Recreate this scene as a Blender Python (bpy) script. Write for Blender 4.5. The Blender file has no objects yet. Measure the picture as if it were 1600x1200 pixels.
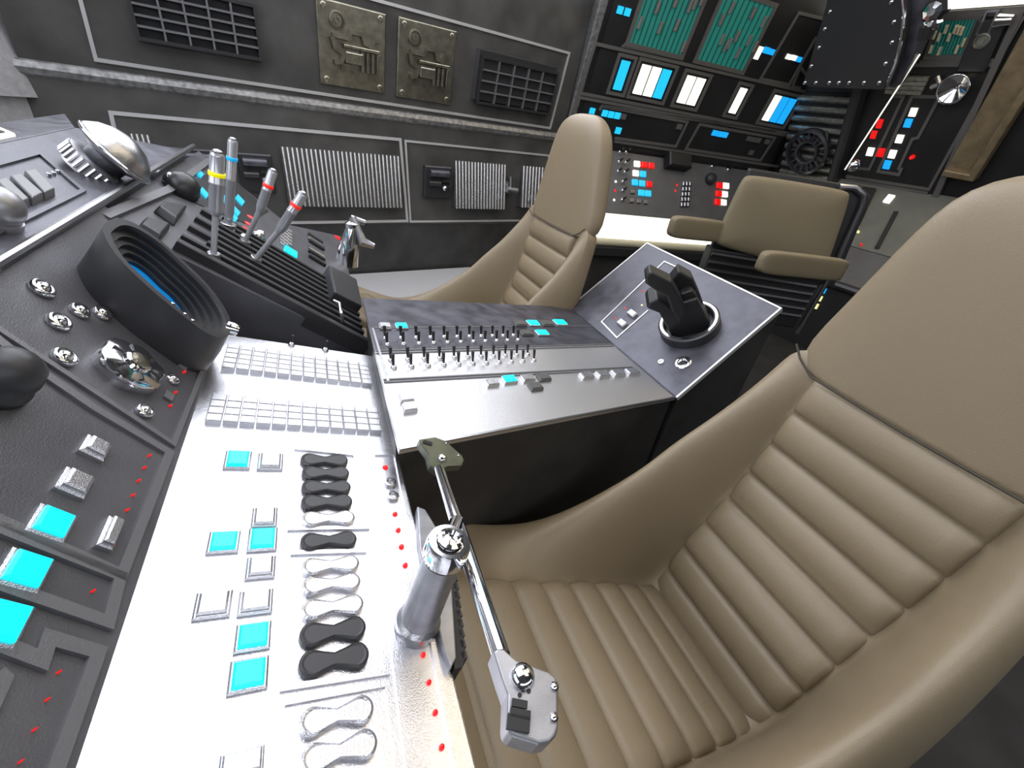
import bpy, math, random
import numpy as np
from mathutils import Vector, Matrix
random.seed(7)
SC = bpy.context.scene
COL = SC.collection
# ------------------------------------------------------------------ camera
FX, CX, CY, H0 = 671.0, 800.0, 600.0, 1.5
EYE = np.array([0, 0, H0])
def _v(x, y): return np.array([x - CX, y - CY, FX])
def _n(a):
    a = np.array(a, float); return a / np.linalg.norm(a)
ZC = -_n([-170., 1064, 671])
YC = _v(475, 125); YC = _n(YC - YC.dot(ZC) * ZC)
XC = np.cross(YC, ZC)
R = np.array([XC, YC, ZC])
def ray(x, y): return _n(R @ _v(x, y))
cam = bpy.data.objects.new('camera', bpy.data.cameras.new('camera'))
COL.objects.link(cam)
cam.data.sensor_width = 36.0
cam.data.lens = FX / 1600.0 * 36.0
cam.data.clip_start = 0.01
rx, ry, rz = R @ np.array([1, 0, 0]), R @ np.array([0, -1, 0]), R @ np.array([0, 0, -1])
cam.matrix_world = Matrix(((rx[0], ry[0], rz[0], 0), (rx[1], ry[1], rz[1], 0), (rx[2], ry[2], rz[2], H0), (0, 0, 0, 1)))
SC.camera = cam
SC.view_settings.view_transform = 'Standard'
SC.view_settings.look = 'None'
SC.view_settings.exposure = 0.0
SC.view_settings.gamma = 1.0
try: SC.view_settings.use_curve_mapping = False
except Exception: pass

# ------------------------------------------------------------------ materials
def mat(name, col, rough=0.5, metal=0.0, emit=0.0, ecol=None, mottle=0.0, scale=6.0, bump=0.0, bscale=300.0, alpha=None, transm=0.0, rvar=0.0, coat=0.0, spec=None):
    m = bpy.data.materials.new(name); m.use_nodes = True
    nt = m.node_tree; b = nt.nodes['Principled BSDF']
    b.inputs['Base Color'].default_value = (*col, 1)
    b.inputs['Roughness'].default_value = rough
    b.inputs['Metallic'].default_value = metal
    if spec is not None: b.inputs['Specular IOR Level'].default_value = spec
    if coat: b.inputs['Coat Weight'].default_value = coat; b.inputs['Coat Roughness'].default_value = 0.15
    if transm: b.inputs['Transmission Weight'].default_value = transm
    if emit:
        b.inputs['Emission Color'].default_value = (*(ecol or col), 1)
        b.inputs['Emission Strength'].default_value = emit
    if mottle or rvar or bump:
        tc = nt.nodes.new('ShaderNodeTexCoord')
        nz = nt.nodes.new('ShaderNodeTexNoise'); nz.inputs['Scale'].default_value = scale; nz.inputs['Detail'].default_value = 6
        nt.links.new(tc.outputs['Object'], nz.inputs['Vector'])
        if mottle:
            mx = nt.nodes.new('ShaderNodeMix'); mx.data_type = 'RGBA'
            mx.inputs[6].default_value = (*[c * (1 - mottle) for c in col], 1)
            mx.inputs[7].default_value = (*[min(1, c * (1 + mottle)) for c in col], 1)
            rp = nt.nodes.new('ShaderNodeMapRange'); rp.inputs[1].default_value = .3; rp.inputs[2].default_value = .7
            nt.links.new(nz.outputs['Fac'], rp.inputs[0]); nt.links.new(rp.outputs[0], mx.inputs[0])
            nt.links.new(mx.outputs[2], b.inputs['Base Color'])
        if rvar:
            mr = nt.nodes.new('ShaderNodeMapRange')
            mr.inputs[1].default_value = .3; mr.inputs[2].default_value = .7
            mr.inputs[3].default_value = rough - rvar; mr.inputs[4].default_value = rough + rvar
            nt.links.new(nz.outputs['Fac'], mr.inputs[0]); nt.links.new(mr.outputs[0], b.inputs['Roughness'])
        if bump:
            n2 = nt.nodes.new('ShaderNodeTexNoise'); n2.inputs['Scale'].default_value = bscale; n2.inputs['Detail'].default_value = 3
            nt.links.new(tc.outputs['Object'], n2.inputs['Vector'])
            bp = nt.nodes.new('ShaderNodeBump'); bp.inputs['Strength'].default_value = bump; bp.inputs['Distance'].default_value = 0.002
            nt.links.new(n2.outputs['Fac'], bp.inputs['Height']); nt.links.new(bp.outputs['Normal'], b.inputs['Normal'])
    return m
M = {}
M['panel2'] = mat('console_metal_plate', (.70, .70, .72), .40, .95, bump=.25, bscale=500)
M['panel'] = mat('grey_brushed_panel', (.74, .74, .78), .27, .96, mottle=.10, scale=9, rvar=.02, bump=.25, bscale=500)
M['dash'] = mat('dark_grey_panel', (.105, .105, .115), .42, .35, mottle=.22, scale=7, bump=.3, bscale=450)
M['trimgrey'] = mat('raised_grey_trim', (.17, .17, .18), .45, .4, bump=.3, bscale=500)
M['glare'] = mat('scuffed_blue_grey', (.095, .095, .115), .40, .6, mottle=.3, scale=16, rvar=.1, bump=.35, bscale=250)
M['wall'] = mat('dark_wall_grey', (.062, .060, .057), .5, .15, mottle=.35, scale=5, bump=.2, bscale=200)
M['wallblack'] = mat('dark_lower_wall', (.03, .029, .028), .55, 0, mottle=.4, scale=6, bump=.3, bscale=150)
M['rack'] = mat('black_rack_panel', (.016, .016, .017), .45, .1, mottle=.3, scale=4)
M['racktrim'] = mat('rack_outline_trim', (.13, .125, .12), .5, .2)
M['walltrim'] = mat('wall_outline_trim', (.62, .62, .62), .35, .5)
M['ridge'] = mat('worn_ridge_metal', (.24, .24, .24), .38, .6, mottle=.4, scale=40, bump=.5, bscale=200)
M['black'] = mat('matte_black', (.012, .012, .013), .5)
M['rubber'] = mat('black_rubber', (.03, .03, .033), .45)
M['blackmetal'] = mat('black_metal', (.045, .045, .048), .34, .4, bump=.2, bscale=300)
M['chrome'] = mat('chrome', (.78, .78, .80), .10, 1.0)
M['satin'] = mat('satin_steel', (.45, .45, .47), .28, 1.0, bump=.2, bscale=300)
M['greysteel'] = mat('grey_cast_metal', (.36, .36, .38), .38, .8, mottle=.2, scale=30, bump=.12, bscale=1200)
M['olive'] = mat('olive_grip_metal', (.13, .14, .10), .35, .6, mottle=.2, scale=30, bump=.1, bscale=1200)
M['key'] = mat('grey_key', (.6, .6, .63), .27, .9, bump=.3, bscale=600)
M['palekey'] = mat('pale_key', (.75, .75, .76), .4)
M['slant'] = mat('mid_grey_key', (.17, .17, .175), .4, .3, bump=.3, bscale=500)
M['keydark'] = mat('dark_key', (.09, .09, .088), .5, .1)
M['leather'] = mat('tan_leather', (.235, .185, .118), .40, 0, mottle=.05, scale=3, bump=.35, bscale=420, spec=.45)
M['leather2'] = mat('olive_tan_leather', (.20, .165, .105), .58, 0, mottle=.05, scale=3, bump=.35, bscale=420, spec=.3)
M['seam'] = mat('dark_seam', (.05, .042, .03), .7)
M['cyan'] = mat('lit_cyan', (0, .25, .3), .35, 0, emit=1.0, ecol=(0.0, .86, 1.0))
M['blue'] = mat('lit_blue', (0, .1, .25), .4, 0, emit=1.0, ecol=(0.01, .40, .95))
M['sky'] = mat('lit_sky_cyan', (0, .15, .25), .4, 0, emit=1.0, ecol=(0.02, .58, .95))
M['dimblue'] = mat('dim_blue_screen', (0, .03, .08), .3, 0, emit=1.0, ecol=(0.0, .17, .48))
M['white'] = mat('lit_warm_white', (.8, .78, .7), .4, 0, emit=1.0, ecol=(1.0, .97, .86))
M['yellow'] = mat('lit_pale_yellow', (.8, .75, .3), .4, 0, emit=.9, ecol=(.9, .85, .38))
M['red'] = mat('lit_red', (.5, 0, 0), .3, 0, emit=.8, ecol=(.85, .01, .01))
M['yellowband'] = mat('yellow_band', (.9, .8, .0), .4, 0, emit=.35)
M['redband'] = mat('red_band', (.85, .02, .01), .4, 0, emit=.4)
M['blueband'] = mat('blue_band', (0.0, .38, .8), .4, 0, emit=.4)
M['dimkey'] = mat('unlit_grey_lens', (.11, .11, .11), .5)
M['green'] = mat('teal_circuit_board', (.025, .24, .20), .45, 0, emit=.10, ecol=(.02, .5, .42))
M['greenline'] = mat('dark_teal_track', (.01, .12, .105), .5)
M['chip'] = mat('grey_chip', (.22, .21, .20), .45, .3)
M['chipcream'] = mat('cream_chip', (.55, .5, .36), .5)
M['bronze'] = mat('dull_bronze_metal', (.26, .245, .19), .28, .9, mottle=.3, scale=20, bump=.5, bscale=220)
M['brown'] = mat('brown_metal_door', (.26, .20, .12), .45, .5, mottle=.25, scale=15, bump=.4, bscale=220)
M['shelf'] = mat('rear_grey_console', (.12, .12, .125), .5, .2, mottle=.1, scale=8, bump=.3, bscale=300)
M['shelfolive'] = mat('olive_grey_console', (.15, .155, .135), .5, .2, mottle=.1, scale=8, bump=.3, bscale=300)
M['ledge'] = mat('pale_metal_ledge', (.55, .55, .56), .4, .3, bump=.3, bscale=200)
M['floor'] = mat('dark_floor', (.022, .022, .023), .6, 0, mottle=.4, scale=6, bump=.4, bscale=80)
M['ribs'] = mat('ribbed_metal', (.62, .61, .60), .24, 1.0, bump=.3, bscale=150)
M['gearsteel'] = mat('dark_gear_steel', (.16, .16, .18), .25, .85)
M['oliverib'] = mat('dark_ribbed_metal', (.30, .30, .26), .34, .8, mottle=.3, scale=30)
M['clear'] = mat('clear_grey_plastic', (.42, .43, .46), .16, .35, coat=.6)
M['palewall'] = mat('pale_grey_pillar', (.30, .30, .31), .5, .2, mottle=.15, scale=40, bump=.5, bscale=200)
M['creamglow'] = mat('cream_glow_surface', (.9, .88, .75), .6, 0, emit=1.15, ecol=(1.0, .97, .84))  # cream surfaces; the strong light on them is put in as emission
M['creampad'] = mat('cream_padding', (.62, .58, .42), .7, 0, bump=.3, bscale=200)
M['window'] = mat('bright_window_glass', (.8, .85, 1), .3, 0, emit=3.9, ecol=(.93, .95, 1.0))
M['nearglow'] = mat('added_near_glow', (.8, .85, 1), .3, 0, emit=2.1, ecol=(.93, .95, 1.0))  # emission of the added near-side panel
M['lamp'] = mat('warm_ceiling_diffuser', (1, .9, .75), .3, 0, emit=1.9, ecol=(1.0, .84, .62))
M['lamp2'] = mat('rear_ceiling_diffuser', (1, .9, .75), .3, 0, emit=5.5, ecol=(1.0, .86, .62))
M['ceil'] = mat('ceiling_grey', (.10, .10, .10), .6)

# ------------------------------------------------------------------ frames and mesh builder
class Fr:
    """a flat surface: origin, a = along, b = across/up, n = facing the pilots' eyes"""
    def __init__(s, o, a, bh):
        s.o = np.array(o, float); s.a = _n(a)
        n = _n(np.cross(s.a, bh))
        if n @ (EYE - s.o) < 0: n = -n
        s.n = n; b = np.cross(n, s.a)
        if b @ np.array(bh, float) < 0: b = -b
        s.b = b
    def P(s, a, b, h=0): return s.o + s.a * a + s.b * b + s.n * h
    def uv(s, x, y, h=0):
        r = ray(x, y); o = s.o + s.n * h
        t = ((o - EYE) @ s.n) / (r @ s.n)
        d = EYE + r * t - o
        return float(d @ s.a), float(d @ s.b)
    def pt(s, x, y, h=0): return s.P(*s.uv(x, y, h), h)
    def off(s, h):
        f = Fr.__new__(Fr); f.o = s.o + s.n * h; f.a, f.b, f.n = s.a, s.b, s.n; return f
    def rect(s, cx, cy, w, h, z=0):
        a0 = s.uv(cx - w / 2, cy, z)[0]; a1 = s.uv(cx + w / 2, cy, z)[0]
        b0 = s.uv(cx, cy - h / 2, z)[1]; b1 = s.uv(cx, cy + h / 2, z)[1]
        return min(a0, a1), max(a0, a1), min(b0, b1), max(b0, b1)
class MB:
    def __init__(s): s.v = []; s.f = []
    def add(s, vs, fs):
        k = len(s.v); s.v += [np.array(p, float) for p in vs]; s.f += [[i + k for i in f] for f in fs]; return s
    def ring(s, rings, closed=True, cap0=True, cap1=True):
        n = len(rings[0]); vs = [p for r in rings for p in r]; fs = []
        for i in range(len(rings) - 1):
            for j in range(n if closed else n - 1):
                k = (j + 1) % n
                fs.append([i * n + j, i * n + k, (i + 1) * n + k, (i + 1) * n + j])
        if cap0: fs.append(list(range(n))[::-1])
        if cap1: fs.append([(len(rings) - 1) * n + j for j in range(n)])
        return s.add(vs, fs)
    def prism(s, F, pts, h0, h1, inset=0.0):
        if inset:
            c = np.mean(pts, axis=0)
            top = []
            for p in pts:
                d = np.array(p) - c; L = np.linalg.norm(d); top.append(tuple(c + d * max(0.05, (L - inset) / L)))
        else: top = pts
        return s.ring([[F.P(a, b, h0) for a, b in pts], [F.P(a, b, h1) for a, b in top]])
    def box(s, F, a0, a1, b0, b1, h0, h1, ch=0.0):
        if ch:
            r0 = [(a0, b0), (a1, b0), (a1, b1), (a0, b1)]
            r1 = [(a0 + ch, b0 + ch), (a1 - ch, b0 + ch), (a1 - ch, b1 - ch), (a0 + ch, b1 - ch)]
            return s.ring([[F.P(a, b, h0) for a, b in r0], [F.P(a, b, h1 - ch) for a, b in r0], [F.P(a, b, h1) for a, b in r1]])
        return s.prism(F, [(a0, b0), (a1, b0), (a1, b1), (a0, b1)], h0, h1)
    def lathe(s, o, ax, prof, seg=20, closed=False):
        ax = _n(ax); t = np.array([0, 0, 1.]) if abs(ax[2]) < .9 else np.array([1., 0, 0])
        e = _n(np.cross(ax, t)); g = np.cross(ax, e); o = np.array(o, float)
        rings = [[o + ax * h + (e * math.cos(2 * math.pi * k / seg) + g * math.sin(2 * math.pi * k / seg)) * max(r, 1e-5) for k in range(seg)] for r, h in prof]
        if closed: rings.append(rings[0]); return s.ring(rings, cap0=False, cap1=False)
        return s.ring(rings)
    def tube(s, pts, r, seg=10):
        pts = [np.array(p, float) for p in pts]; rs = r if isinstance(r, (list, tuple)) else [r] * len(pts)
        rings = []; e = None
        for i, p in enumerate(pts):
            d = _n(pts[min(i + 1, len(pts) - 1)] - pts[max(i - 1, 0)])
            if e is None:
                t = np.array([0, 0, 1.]) if abs(d[2]) < .9 else np.array([1., 0, 0]); e = _n(np.cross(d, t))
            e = _n(e - d * (e @ d)); g = np.cross(d, e)
            rings.append([p + (e * math.cos(2 * math.pi * k / seg) + g * math.sin(2 * math.pi * k / seg)) * rs[i] for k in range(seg)])
        return s.ring(rings)
    def line(s, F, pts, w, h, closed=False, h0=0.0):
        """raised trim following a polyline (a,b points) on F"""
        n = len(pts); pts = [np.array(p, float) for p in pts]
        L, Rr = [], []
        for i in range(n):
            if closed: p0, p1 = pts[i - 1], pts[(i + 1) % n]
            else: p0, p1 = pts[max(i - 1, 0)], pts[min(i + 1, n - 1)]
            def nd(a, b):
                d = b - a; l = np.linalg.norm(d); return d / l if l > 1e-9 else None
            d0 = nd(p0, pts[i]); d1 = nd(pts[i], p1)
            if d0 is None: d0 = d1
            if d1 is None: d1 = d0
            m = d0 + d1; m = m / max(np.linalg.norm(m), 1e-6); nn = np.array([-m[1], m[0]])
            k = 1 / max(.35, abs(nn @ np.array([-d0[1], d0[0]])))
            L.append(pts[i] + nn * w / 2 * k); Rr.append(pts[i] - nn * w / 2 * k)
        rings = [[F.P(*L[i], h0), F.P(*Rr[i], h0), F.P(*Rr[i], h), F.P(*L[i], h)] for i in range(n)]
        if closed: rings.append(rings[0])
        return s.ring(rings, cap0=not closed, cap1=not closed)
    def pxline(s, F, px, w, h, closed=False, h0=-.001): return s.line(F, [F.uv(x, y) for x, y in px], w, h, closed, h0)
    def build(s, name, m, parent=None, bevel=0.0, smooth=False, sub=0, label=None):
        off = np.array(parent_loc(parent))
        me = bpy.data.meshes.new(name)
        me.from_pydata([tuple(p - off) for p in s.v], [], s.f)
        me.validate(); me.update()
        import bmesh
        bm = bmesh.new(); bm.from_mesh(me); bmesh.ops.recalc_face_normals(bm, faces=bm.faces); bm.to_mesh(me); bm.free()
        me.materials.append(M[m])
        o = bpy.data.objects.new(name, me); COL.objects.link(o)
        if parent: o.parent = parent
        if bevel:
            md = o.modifiers.new('bevel', 'BEVEL'); md.width = bevel; md.segments = 2; md.limit_method = 'ANGLE'; md.angle_limit = math.radians(40)
        if sub:
            md = o.modifiers.new('sub', 'SUBSURF'); md.levels = sub; md.render_levels = sub
        if smooth:
            for p in me.polygons: p.use_smooth = True
            if smooth != 'all' and not sub:
                try: me.set_sharp_from_angle(angle=math.radians(35))
                except Exception: pass
        if label: o['label'] = label
        return o
def parent_loc(p):
    if p is None: return (0, 0, 0)
    l = np.array(p.location) if p.type == 'EMPTY' or p.parent is None else np.zeros(3)
    q = p.parent
    while q is not None:
        l = l + np.array(q.location); q = q.parent
    return l
def thing(name, label, cat, loc, group=None):
    o = bpy.data.objects.new(name, None); o.empty_display_size = .05; COL.objects.link(o)
    o.location = tuple(float(c) for c in loc); o['label'] = label; o['category'] = cat
    if group: o['group'] = group
    return o
def tag(o, label, cat, group=None):
    o['label'] = label; o['category'] = cat
    if group: o['group'] = group
    return o
def struct(o): o['kind'] = 'structure'; return o
def W3(x, y, z): return np.array([x, y, z + H0], float)    # eye-relative metres to room metres
YV = R @ _n(_v(475, 125))
Yd = np.array([0, 1., 0])

# ------------------------------------------------------------------ main surfaces of the cockpit
e1 = EYE + ray(400, 800) * .8
SH = Fr(e1, R @ _n(_v(2070, 808)) * [1, 0, 1], Yd)                    # flat control shelf
SH = Fr(e1, [SH.a[0], 0, SH.a[2]], Yd)
eDK = SH.pt(230, 870)
DK = Fr(eDK, Yd, [-.59, 0, .81])                                      # steep instrument panel, a = across, b = up the slope
DK = Fr(eDK, Yd, _n([-.584, 0, .812]))
k9 = .9
e2 = EYE + (SH.pt(600, 600) - EYE) * k9
CO = Fr(e2, R @ _n(_v(1550, 515)), Yd)                                # centre console top
j = CO.pt(970, 550)
BX = Fr(j, R @ _n(_v(7000, -4400)), Yd)                               # raised pedestal plate
TQ = Fr(W3(-.328, 1.25, -.374), [.4355, 0, -.303], Yd)                # far half of the dash
rim = W3(-.42, .82, -.274)
GL = Fr(rim, [-.94, 0, .342], Yd)                                     # glareshield slope, a = forward
wp = EYE + ray(570, 425) * 3.456 / .942
SL = Fr(wp, _n([.979, .205, 0]), [0, 0, 1])                           # side wall, lower
SU = Fr(SL.pt(870, 215), R @ _n(_v(1850, 345)), -(R @ _n(_v(528, 1510))))
MI = Fr(SL.pt(895, 215), R @ _n(_v(2700, 495)), -(R @ _n(_v(521, 1274))))
RE = Fr(MI.pt(1232, 205), -(R @ _n(_v(300, 100))), -(R @ _n(_v(950, 1200))))
S1 = Fr(MI.pt(1050, 249), MI.a, [.217, .487, .856])
S2 = Fr(RE.pt(1390, 290), RE.a, _n(np.array([0, 0, .82]) - .57 * _n([RE.n[0], RE.n[1], 0])))

# ================================================================== STRUCTURE
def quadpts(F, px, h=0): return [F.uv(x, y, h) for x, y in px]
m = MB()
a0 = SL.uv(40, 150)[0]
aR = SL.uv(895, 215)[0]
zr = float((SL.pt(870, 215) - SL.o) @ SL.b)
zd = float((SL.pt(600, 346) - SL.o) @ SL.b)
m.box(SL, a0, aR + .1, zd - .02, zr - .01, -.12, 0)
struct(m.build('wall_left', 'wall'))
m = MB(); m.box(SL, a0 - .3, aR + .1, -.6, zd - .02, -.12, -.004)
struct(m.build('wall_lower_left', 'wallblack'))
# upper leaning section
m = MB(); ua0 = SU.uv(30, 95)[0]; ua1 = SU.uv(893, 150)[0]
m.box(SU, ua0, ua1, 0.03, .92, -.12, 0)
struct(m.build('wall_upper_left', 'wall'))
# ridge between them
m = MB()
m.tube([SU.P(ua0 - .1, .0, -.02), SU.P(ua1 + .02, .0, -.02)], .042, 10)
struct(m.build('trim_1', 'ridge', smooth=True))
# pillar strip to the front of the side wall
FW = Fr(SL.P(a0, 0, 0), [-.55, -.83, 0], [0, 0, 1])
m = MB(); m.box(FW, 0, 1.6, -.8, zr, -.1, 0); struct(m.build('wall_front', 'palewall'))
FU = Fr(SU.P(ua0, 0, 0), [-.55, -.83, 0], [-.05, .12, .99])
m = MB(); m.box(FU, -.02, 1.6, -.12, 1.0, -.1, 0); struct(m.build('wall_upper_front', 'palewall'))
# edge post between side wall and rack wall
m = MB()
pA = MI.pt(903, 145); pB = MI.pt(945, 0); 
mid0 = MI.uv(900, 165)[0]
m.box(MI, -.10, mid0 + .02, -.25, 1.2, -.1, .02)
struct(m.build('trim_2', 'ridge', bevel=.01))
# rack wall and rear wall backing
m = MB(); miR = MI.uv(1232, 205)[0]
m.box(MI, mid0 + .02, miR + .05, -.28, 2.0, -.15, 0); m.box(RE, -.35, .06, -.6, 1.9, -.2, -.02); struct(m.build('wall_back', 'rack'))
m = MB(); m.box(RE, 0, 4.2, -.45, 1.75, -.15, -.01); rv = Fr(RE.P(0, -.42, -.05), RE.a, [0, 0, 1]); m.box(rv, 0, 4.2, -1.7, .05, -.15, -.01); struct(m.build('wall_right', 'rack'))
# floor, ledge
m = MB(); m.add([(-2.5, -2.5, 0), (8, -2.5, 0), (8, 6, 0), (-2.5, 6, 0), (-2.5, -2.5, -.1), (8, -2.5, -.1), (8, 6, -.1), (-2.5, 6, -.1)],
      [[0, 1, 2, 3], [4, 7, 6, 5], [0, 4, 5, 1], [1, 5, 6, 2], [2, 6, 7, 3], [3, 7, 4, 0]])
struct(m.build('floor', 'floor'))
LG = Fr(W3(0, 3, -1.2), [1, 0, 0], Yd)
y0, y1 = SL.P(a0, 0)[1], SL.P(1.4, 0)[1]
m = MB(); m.prism(LG, [(-2.0, -.9), (1.45, -.9), (1.45, .66), (-1.3, .12), (-2.0, -.9)][:4], -.28, 0)
struct(m.build('trim_3', 'ledge', bevel=.01))
# ceiling with canopy windows, an added near glow and a warm light, all above the frame
def slab(name, m_, pts, th=.04):
    pts = [np.array(p, float) for p in pts]; n = _n(np.cross(pts[1] - pts[0], pts[2] - pts[0]))
    if n @ (np.array([1, 1, 1.5]) - pts[0]) > 0: n = -n
    b = MB(); b.ring([pts, [p + n * th for p in pts]]); return b.build(name, m_)
def lerp(a, b, t): return np.array(a) * (1 - t) + np.array(b) * t
zt = 2.55
struct(slab('window_1', 'window', [W3(-1.25, 3.08, .40), W3(2.05, 3.62, .80), W3(2.0, 2.4, 1.9), W3(-1.0, 2.2, 1.75)]))
m = MB()
for t in (0, .33, .66, 1):
    p, q = lerp(W3(-1.25, 3.06, .44), W3(2.05, 3.58, .88), t), lerp(W3(-1.0, 2.18, 1.75), W3(2.0, 2.38, 1.9), t)
    m.tube([p, q], .02, 6)
struct(m.build('window_frame', 'ceil'))
struct(slab('window_2', 'window', [W3(-.9, 2.15, 1.8), W3(.9, 2.15, 1.8), W3(.9, .3, 2.2), W3(-.9, .3, 2.2)]))
struct(slab('window_3', 'window', [W3(-2.2, -1.2, .5), W3(-2.2, 1.9, .5), W3(-1.3, 1.5, 1.6), W3(-1.3, -.9, 1.6)]))
struct(slab('near_glow_panel', 'nearglow', [W3(-1.2, -1.9, .42), W3(4.2, -1.9, .42), W3(4.0, -1.6, 1.25), W3(-1.0, -1.6, 1.25)]))  # unseen glowing panel, added so the fluted wall plates catch light
struct(slab('ceiling', 'ceil', [W3(1.1, -2, 2.3), W3(7, -2, 2.3), W3(7, 6, 2.3), W3(1.1, 6, 2.3)]))
c2 = thing('ceiling_light', 'small warm ceiling light panel above the rear consoles', 'light', W3(4.0, 1.7, 2.2))
MB().box(Fr(W3(4.0, 1.7, 2.2), [1, 0, 0], Yd), -.5, .5, -.8, .8, 0, .05).build('light_frame', 'ceil', c2)
MB().box(Fr(W3(4.0, 1.7, 2.2), [1, 0, 0], Yd), -.45, .45, -.75, .75, .05, .07).build('diffuser', 'lamp2', c2)
cl = thing('ceiling_light', 'long warm ceiling light panel above the pilots seats', 'light', W3(2.2, .8, 2.2))
MB().box(Fr(W3(2.2, .8, 2.2), [1, 0, 0], Yd), -.9, .9, -1.2, 1.2, 0, .05).build('light_frame', 'ceil', cl)
MB().box(Fr(W3(2.2, .8, 2.2), [1, 0, 0], Yd), -.85, .85, -1.15, 1.15, .05, .07).build('diffuser', 'lamp', cl)

# ================================================================== helpers for controls
def button(F, cx, cy, w, h, lens, parent, hh=.012, name='push_button', base='key', rect=None, ch=None):
    a0, a1, b0, b1 = rect or F.rect(cx, cy, w, h, hh)
    ch = ch if ch is not None else min(a1 - a0, b1 - b0) * .10
    o = MB().box(F, a0, a1, b0, b1, -.001, hh * .55, ch * .6).build(name, base, parent)
    MB().box(F, a0 + ch, a1 - ch, b0 + ch, b1 - ch, hh * .5, hh, ch * .7).build('lens', lens, o)
    return o
def skew_button(F, cx, cy, w, h, lens, parent, hh=.008, name='push_button', base='key'):
    c_ = np.array(F.uv(cx, cy, hh)); yh = np.array([Yd @ F.a, Yd @ F.b]); yh = yh / np.linalg.norm(yh)
    A = abs(F.uv(cx + w / 2, cy, hh)[0] - F.uv(cx - w / 2, cy, hh)[0]) / 2
    B = abs(F.uv(cx, cy + h / 2, hh)[1] - F.uv(cx, cy - h / 2, hh)[1]) / 2
    def q(s_): return [tuple(c_ + np.array([A * i * s_, 0]) + yh * B * k * s_) for i, k in ((-1, -1), (1, -1), (1, 1), (-1, 1))]
    b_ = MB(); b_.ring([[F.P(*p_, -.001) for p_ in q(1)], [F.P(*p_, hh * .6) for p_ in q(1)], [F.P(*p_, hh * .7) for p_ in q(.93)]])
    o = b_.build(name, base, parent)
    b_ = MB(); b_.ring([[F.P(*p_, hh * .6) for p_ in q(.90)], [F.P(*p_, hh) for p_ in q(.84)]]); b_.build('lens', lens, o)
    return o
def lamp_rect(F, cx, cy, w, h, m_, parent, hh=.01, name='indicator_light', z=0):
    a0, a1, b0, b1 = F.rect(cx, cy, w, h, z)
    return MB().box(F, a0, a1, b0, b1, z - .001, z + hh).build(name, m_, parent)
def led(F, x, y, rpx, parent, m_='red', name='red_lamp', hh=.004):
    a, b = F.uv(x, y); r = abs(F.uv(x + rpx, y)[0] - a) + 1e-4; r2 = abs(F.uv(x, y + rpx)[1] - b)
    r = (r + r2) / 2 * .85
    return MB().lathe(F.P(a, b, 0), F.n, [(r, -.001), (r, hh * .4), (r * .7, hh), (0, hh * 1.3)], 12).build(name, m_, parent, smooth=True)

# ================================================================== CONTROL SHELF
sh = thing('control_shelf', 'bright metal control shelf with keypads and bow-tie keys below the steep dark panel', 'control panel', SH.P(0, 0, -.1))
aE1 = (SH.uv(230, 870)[0] + SH.uv(300, 680)[0]) / 2
aE2 = (SH.uv(615, 670)[0] + SH.uv(700, 1040)[0]) / 2
bF = SH.uv(420, 532)[1]
MB().box(SH, aE1 - .01, aE2, -.75, bF, -.10, 0).build('body', 'panel', sh, bevel=.003)
def keygrid(F, tl, tr, br, bl, nr, nc, name, m_, parent, hh=.007, gap=.09):
    q = [F.uv(*p, hh) for p in (tl, tr, br, bl)]
    a0 = (q[0][0] + q[3][0]) / 2; a1 = (q[1][0] + q[2][0]) / 2; b0 = (q[2][1] + q[3][1]) / 2; b1 = (q[0][1] + q[1][1]) / 2
    for i in range(nr):
        for k in range(nc):
            x0 = a0 + (a1 - a0) * k / nc; x1 = a0 + (a1 - a0) * (k + 1 - gap) / nc
            y0 = b0 + (b1 - b0) * i / nr; y1 = b0 + (b1 - b0) * (i + 1 - gap * .8) / nr
            MB().box(F, x0, x1, y0, y1, -.001, hh, .0012).build(name, m_, parent)
keygrid(SH, (358, 536), (577, 566), (583, 602), (345, 570), 5, 12, 'small_key', 'key', sh, .0105)
keygrid(SH, (334, 614), (592, 636), (598, 676), (320, 652), 4, 12, 'square_key', 'key', sh, .0105)
for cx, cy, w, h, l in [(372, 714, 42, 28, 'cyan'), (423, 717, 40, 26, 'key'), (350, 842, 50, 34, 'cyan'), (411, 838, 46, 36, 'cyan'), (414, 804, 40, 30, 'key'),
                        (408, 882, 46, 34, 'key'), (333, 940, 58, 42, 'key'), (400, 936, 54, 38, 'key'), (396, 990, 56, 44, 'cyan'), (389, 1050, 62, 52, 'cyan'), (378, 1190, 70, 44, 'key')]:
    button(SH, cx, cy, w, h, l, sh, .010)
def bowtie(F, cx, cy, w, hpx, m_, parent):
    hh = .009
    a0, b0 = F.uv(cx, cy, hh); A = abs(F.uv(cx + w / 2, cy, hh)[0] - a0); B = abs(F.uv(cx, cy + hpx / 2, hh)[1] - b0)
    pts = []
    for k in range(28):
        t = 2 * math.pi * k / 28
        x = math.cos(t); y = math.sin(t)
        xx = math.copysign(abs(x) ** .75, x) * A
        waist = 1 - .52 * math.exp(-(xx / (A * .42)) ** 2)
        pts.append((a0 + xx, b0 + math.copysign(min(1, abs(y) * 1.35), y) * B * waist))
    o = MB(); c = (a0, b0)
    inn = [(c[0] + (p[0] - c[0]) * .92, c[1] + (p[1] - c[1]) * .84) for p in pts]
    inn2 = [(c[0] + (p[0] - c[0]) * .86, c[1] + (p[1] - c[1]) * .70) for p in pts]
    o.ring([[F.P(*p, -.001) for p in pts], [F.P(*p, hh * .8) for p in pts], [F.P(*p, hh) for p in inn], [F.P(*p, hh * .9) for p in inn2]])
    return o.build('rocker_key', m_, parent)
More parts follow.
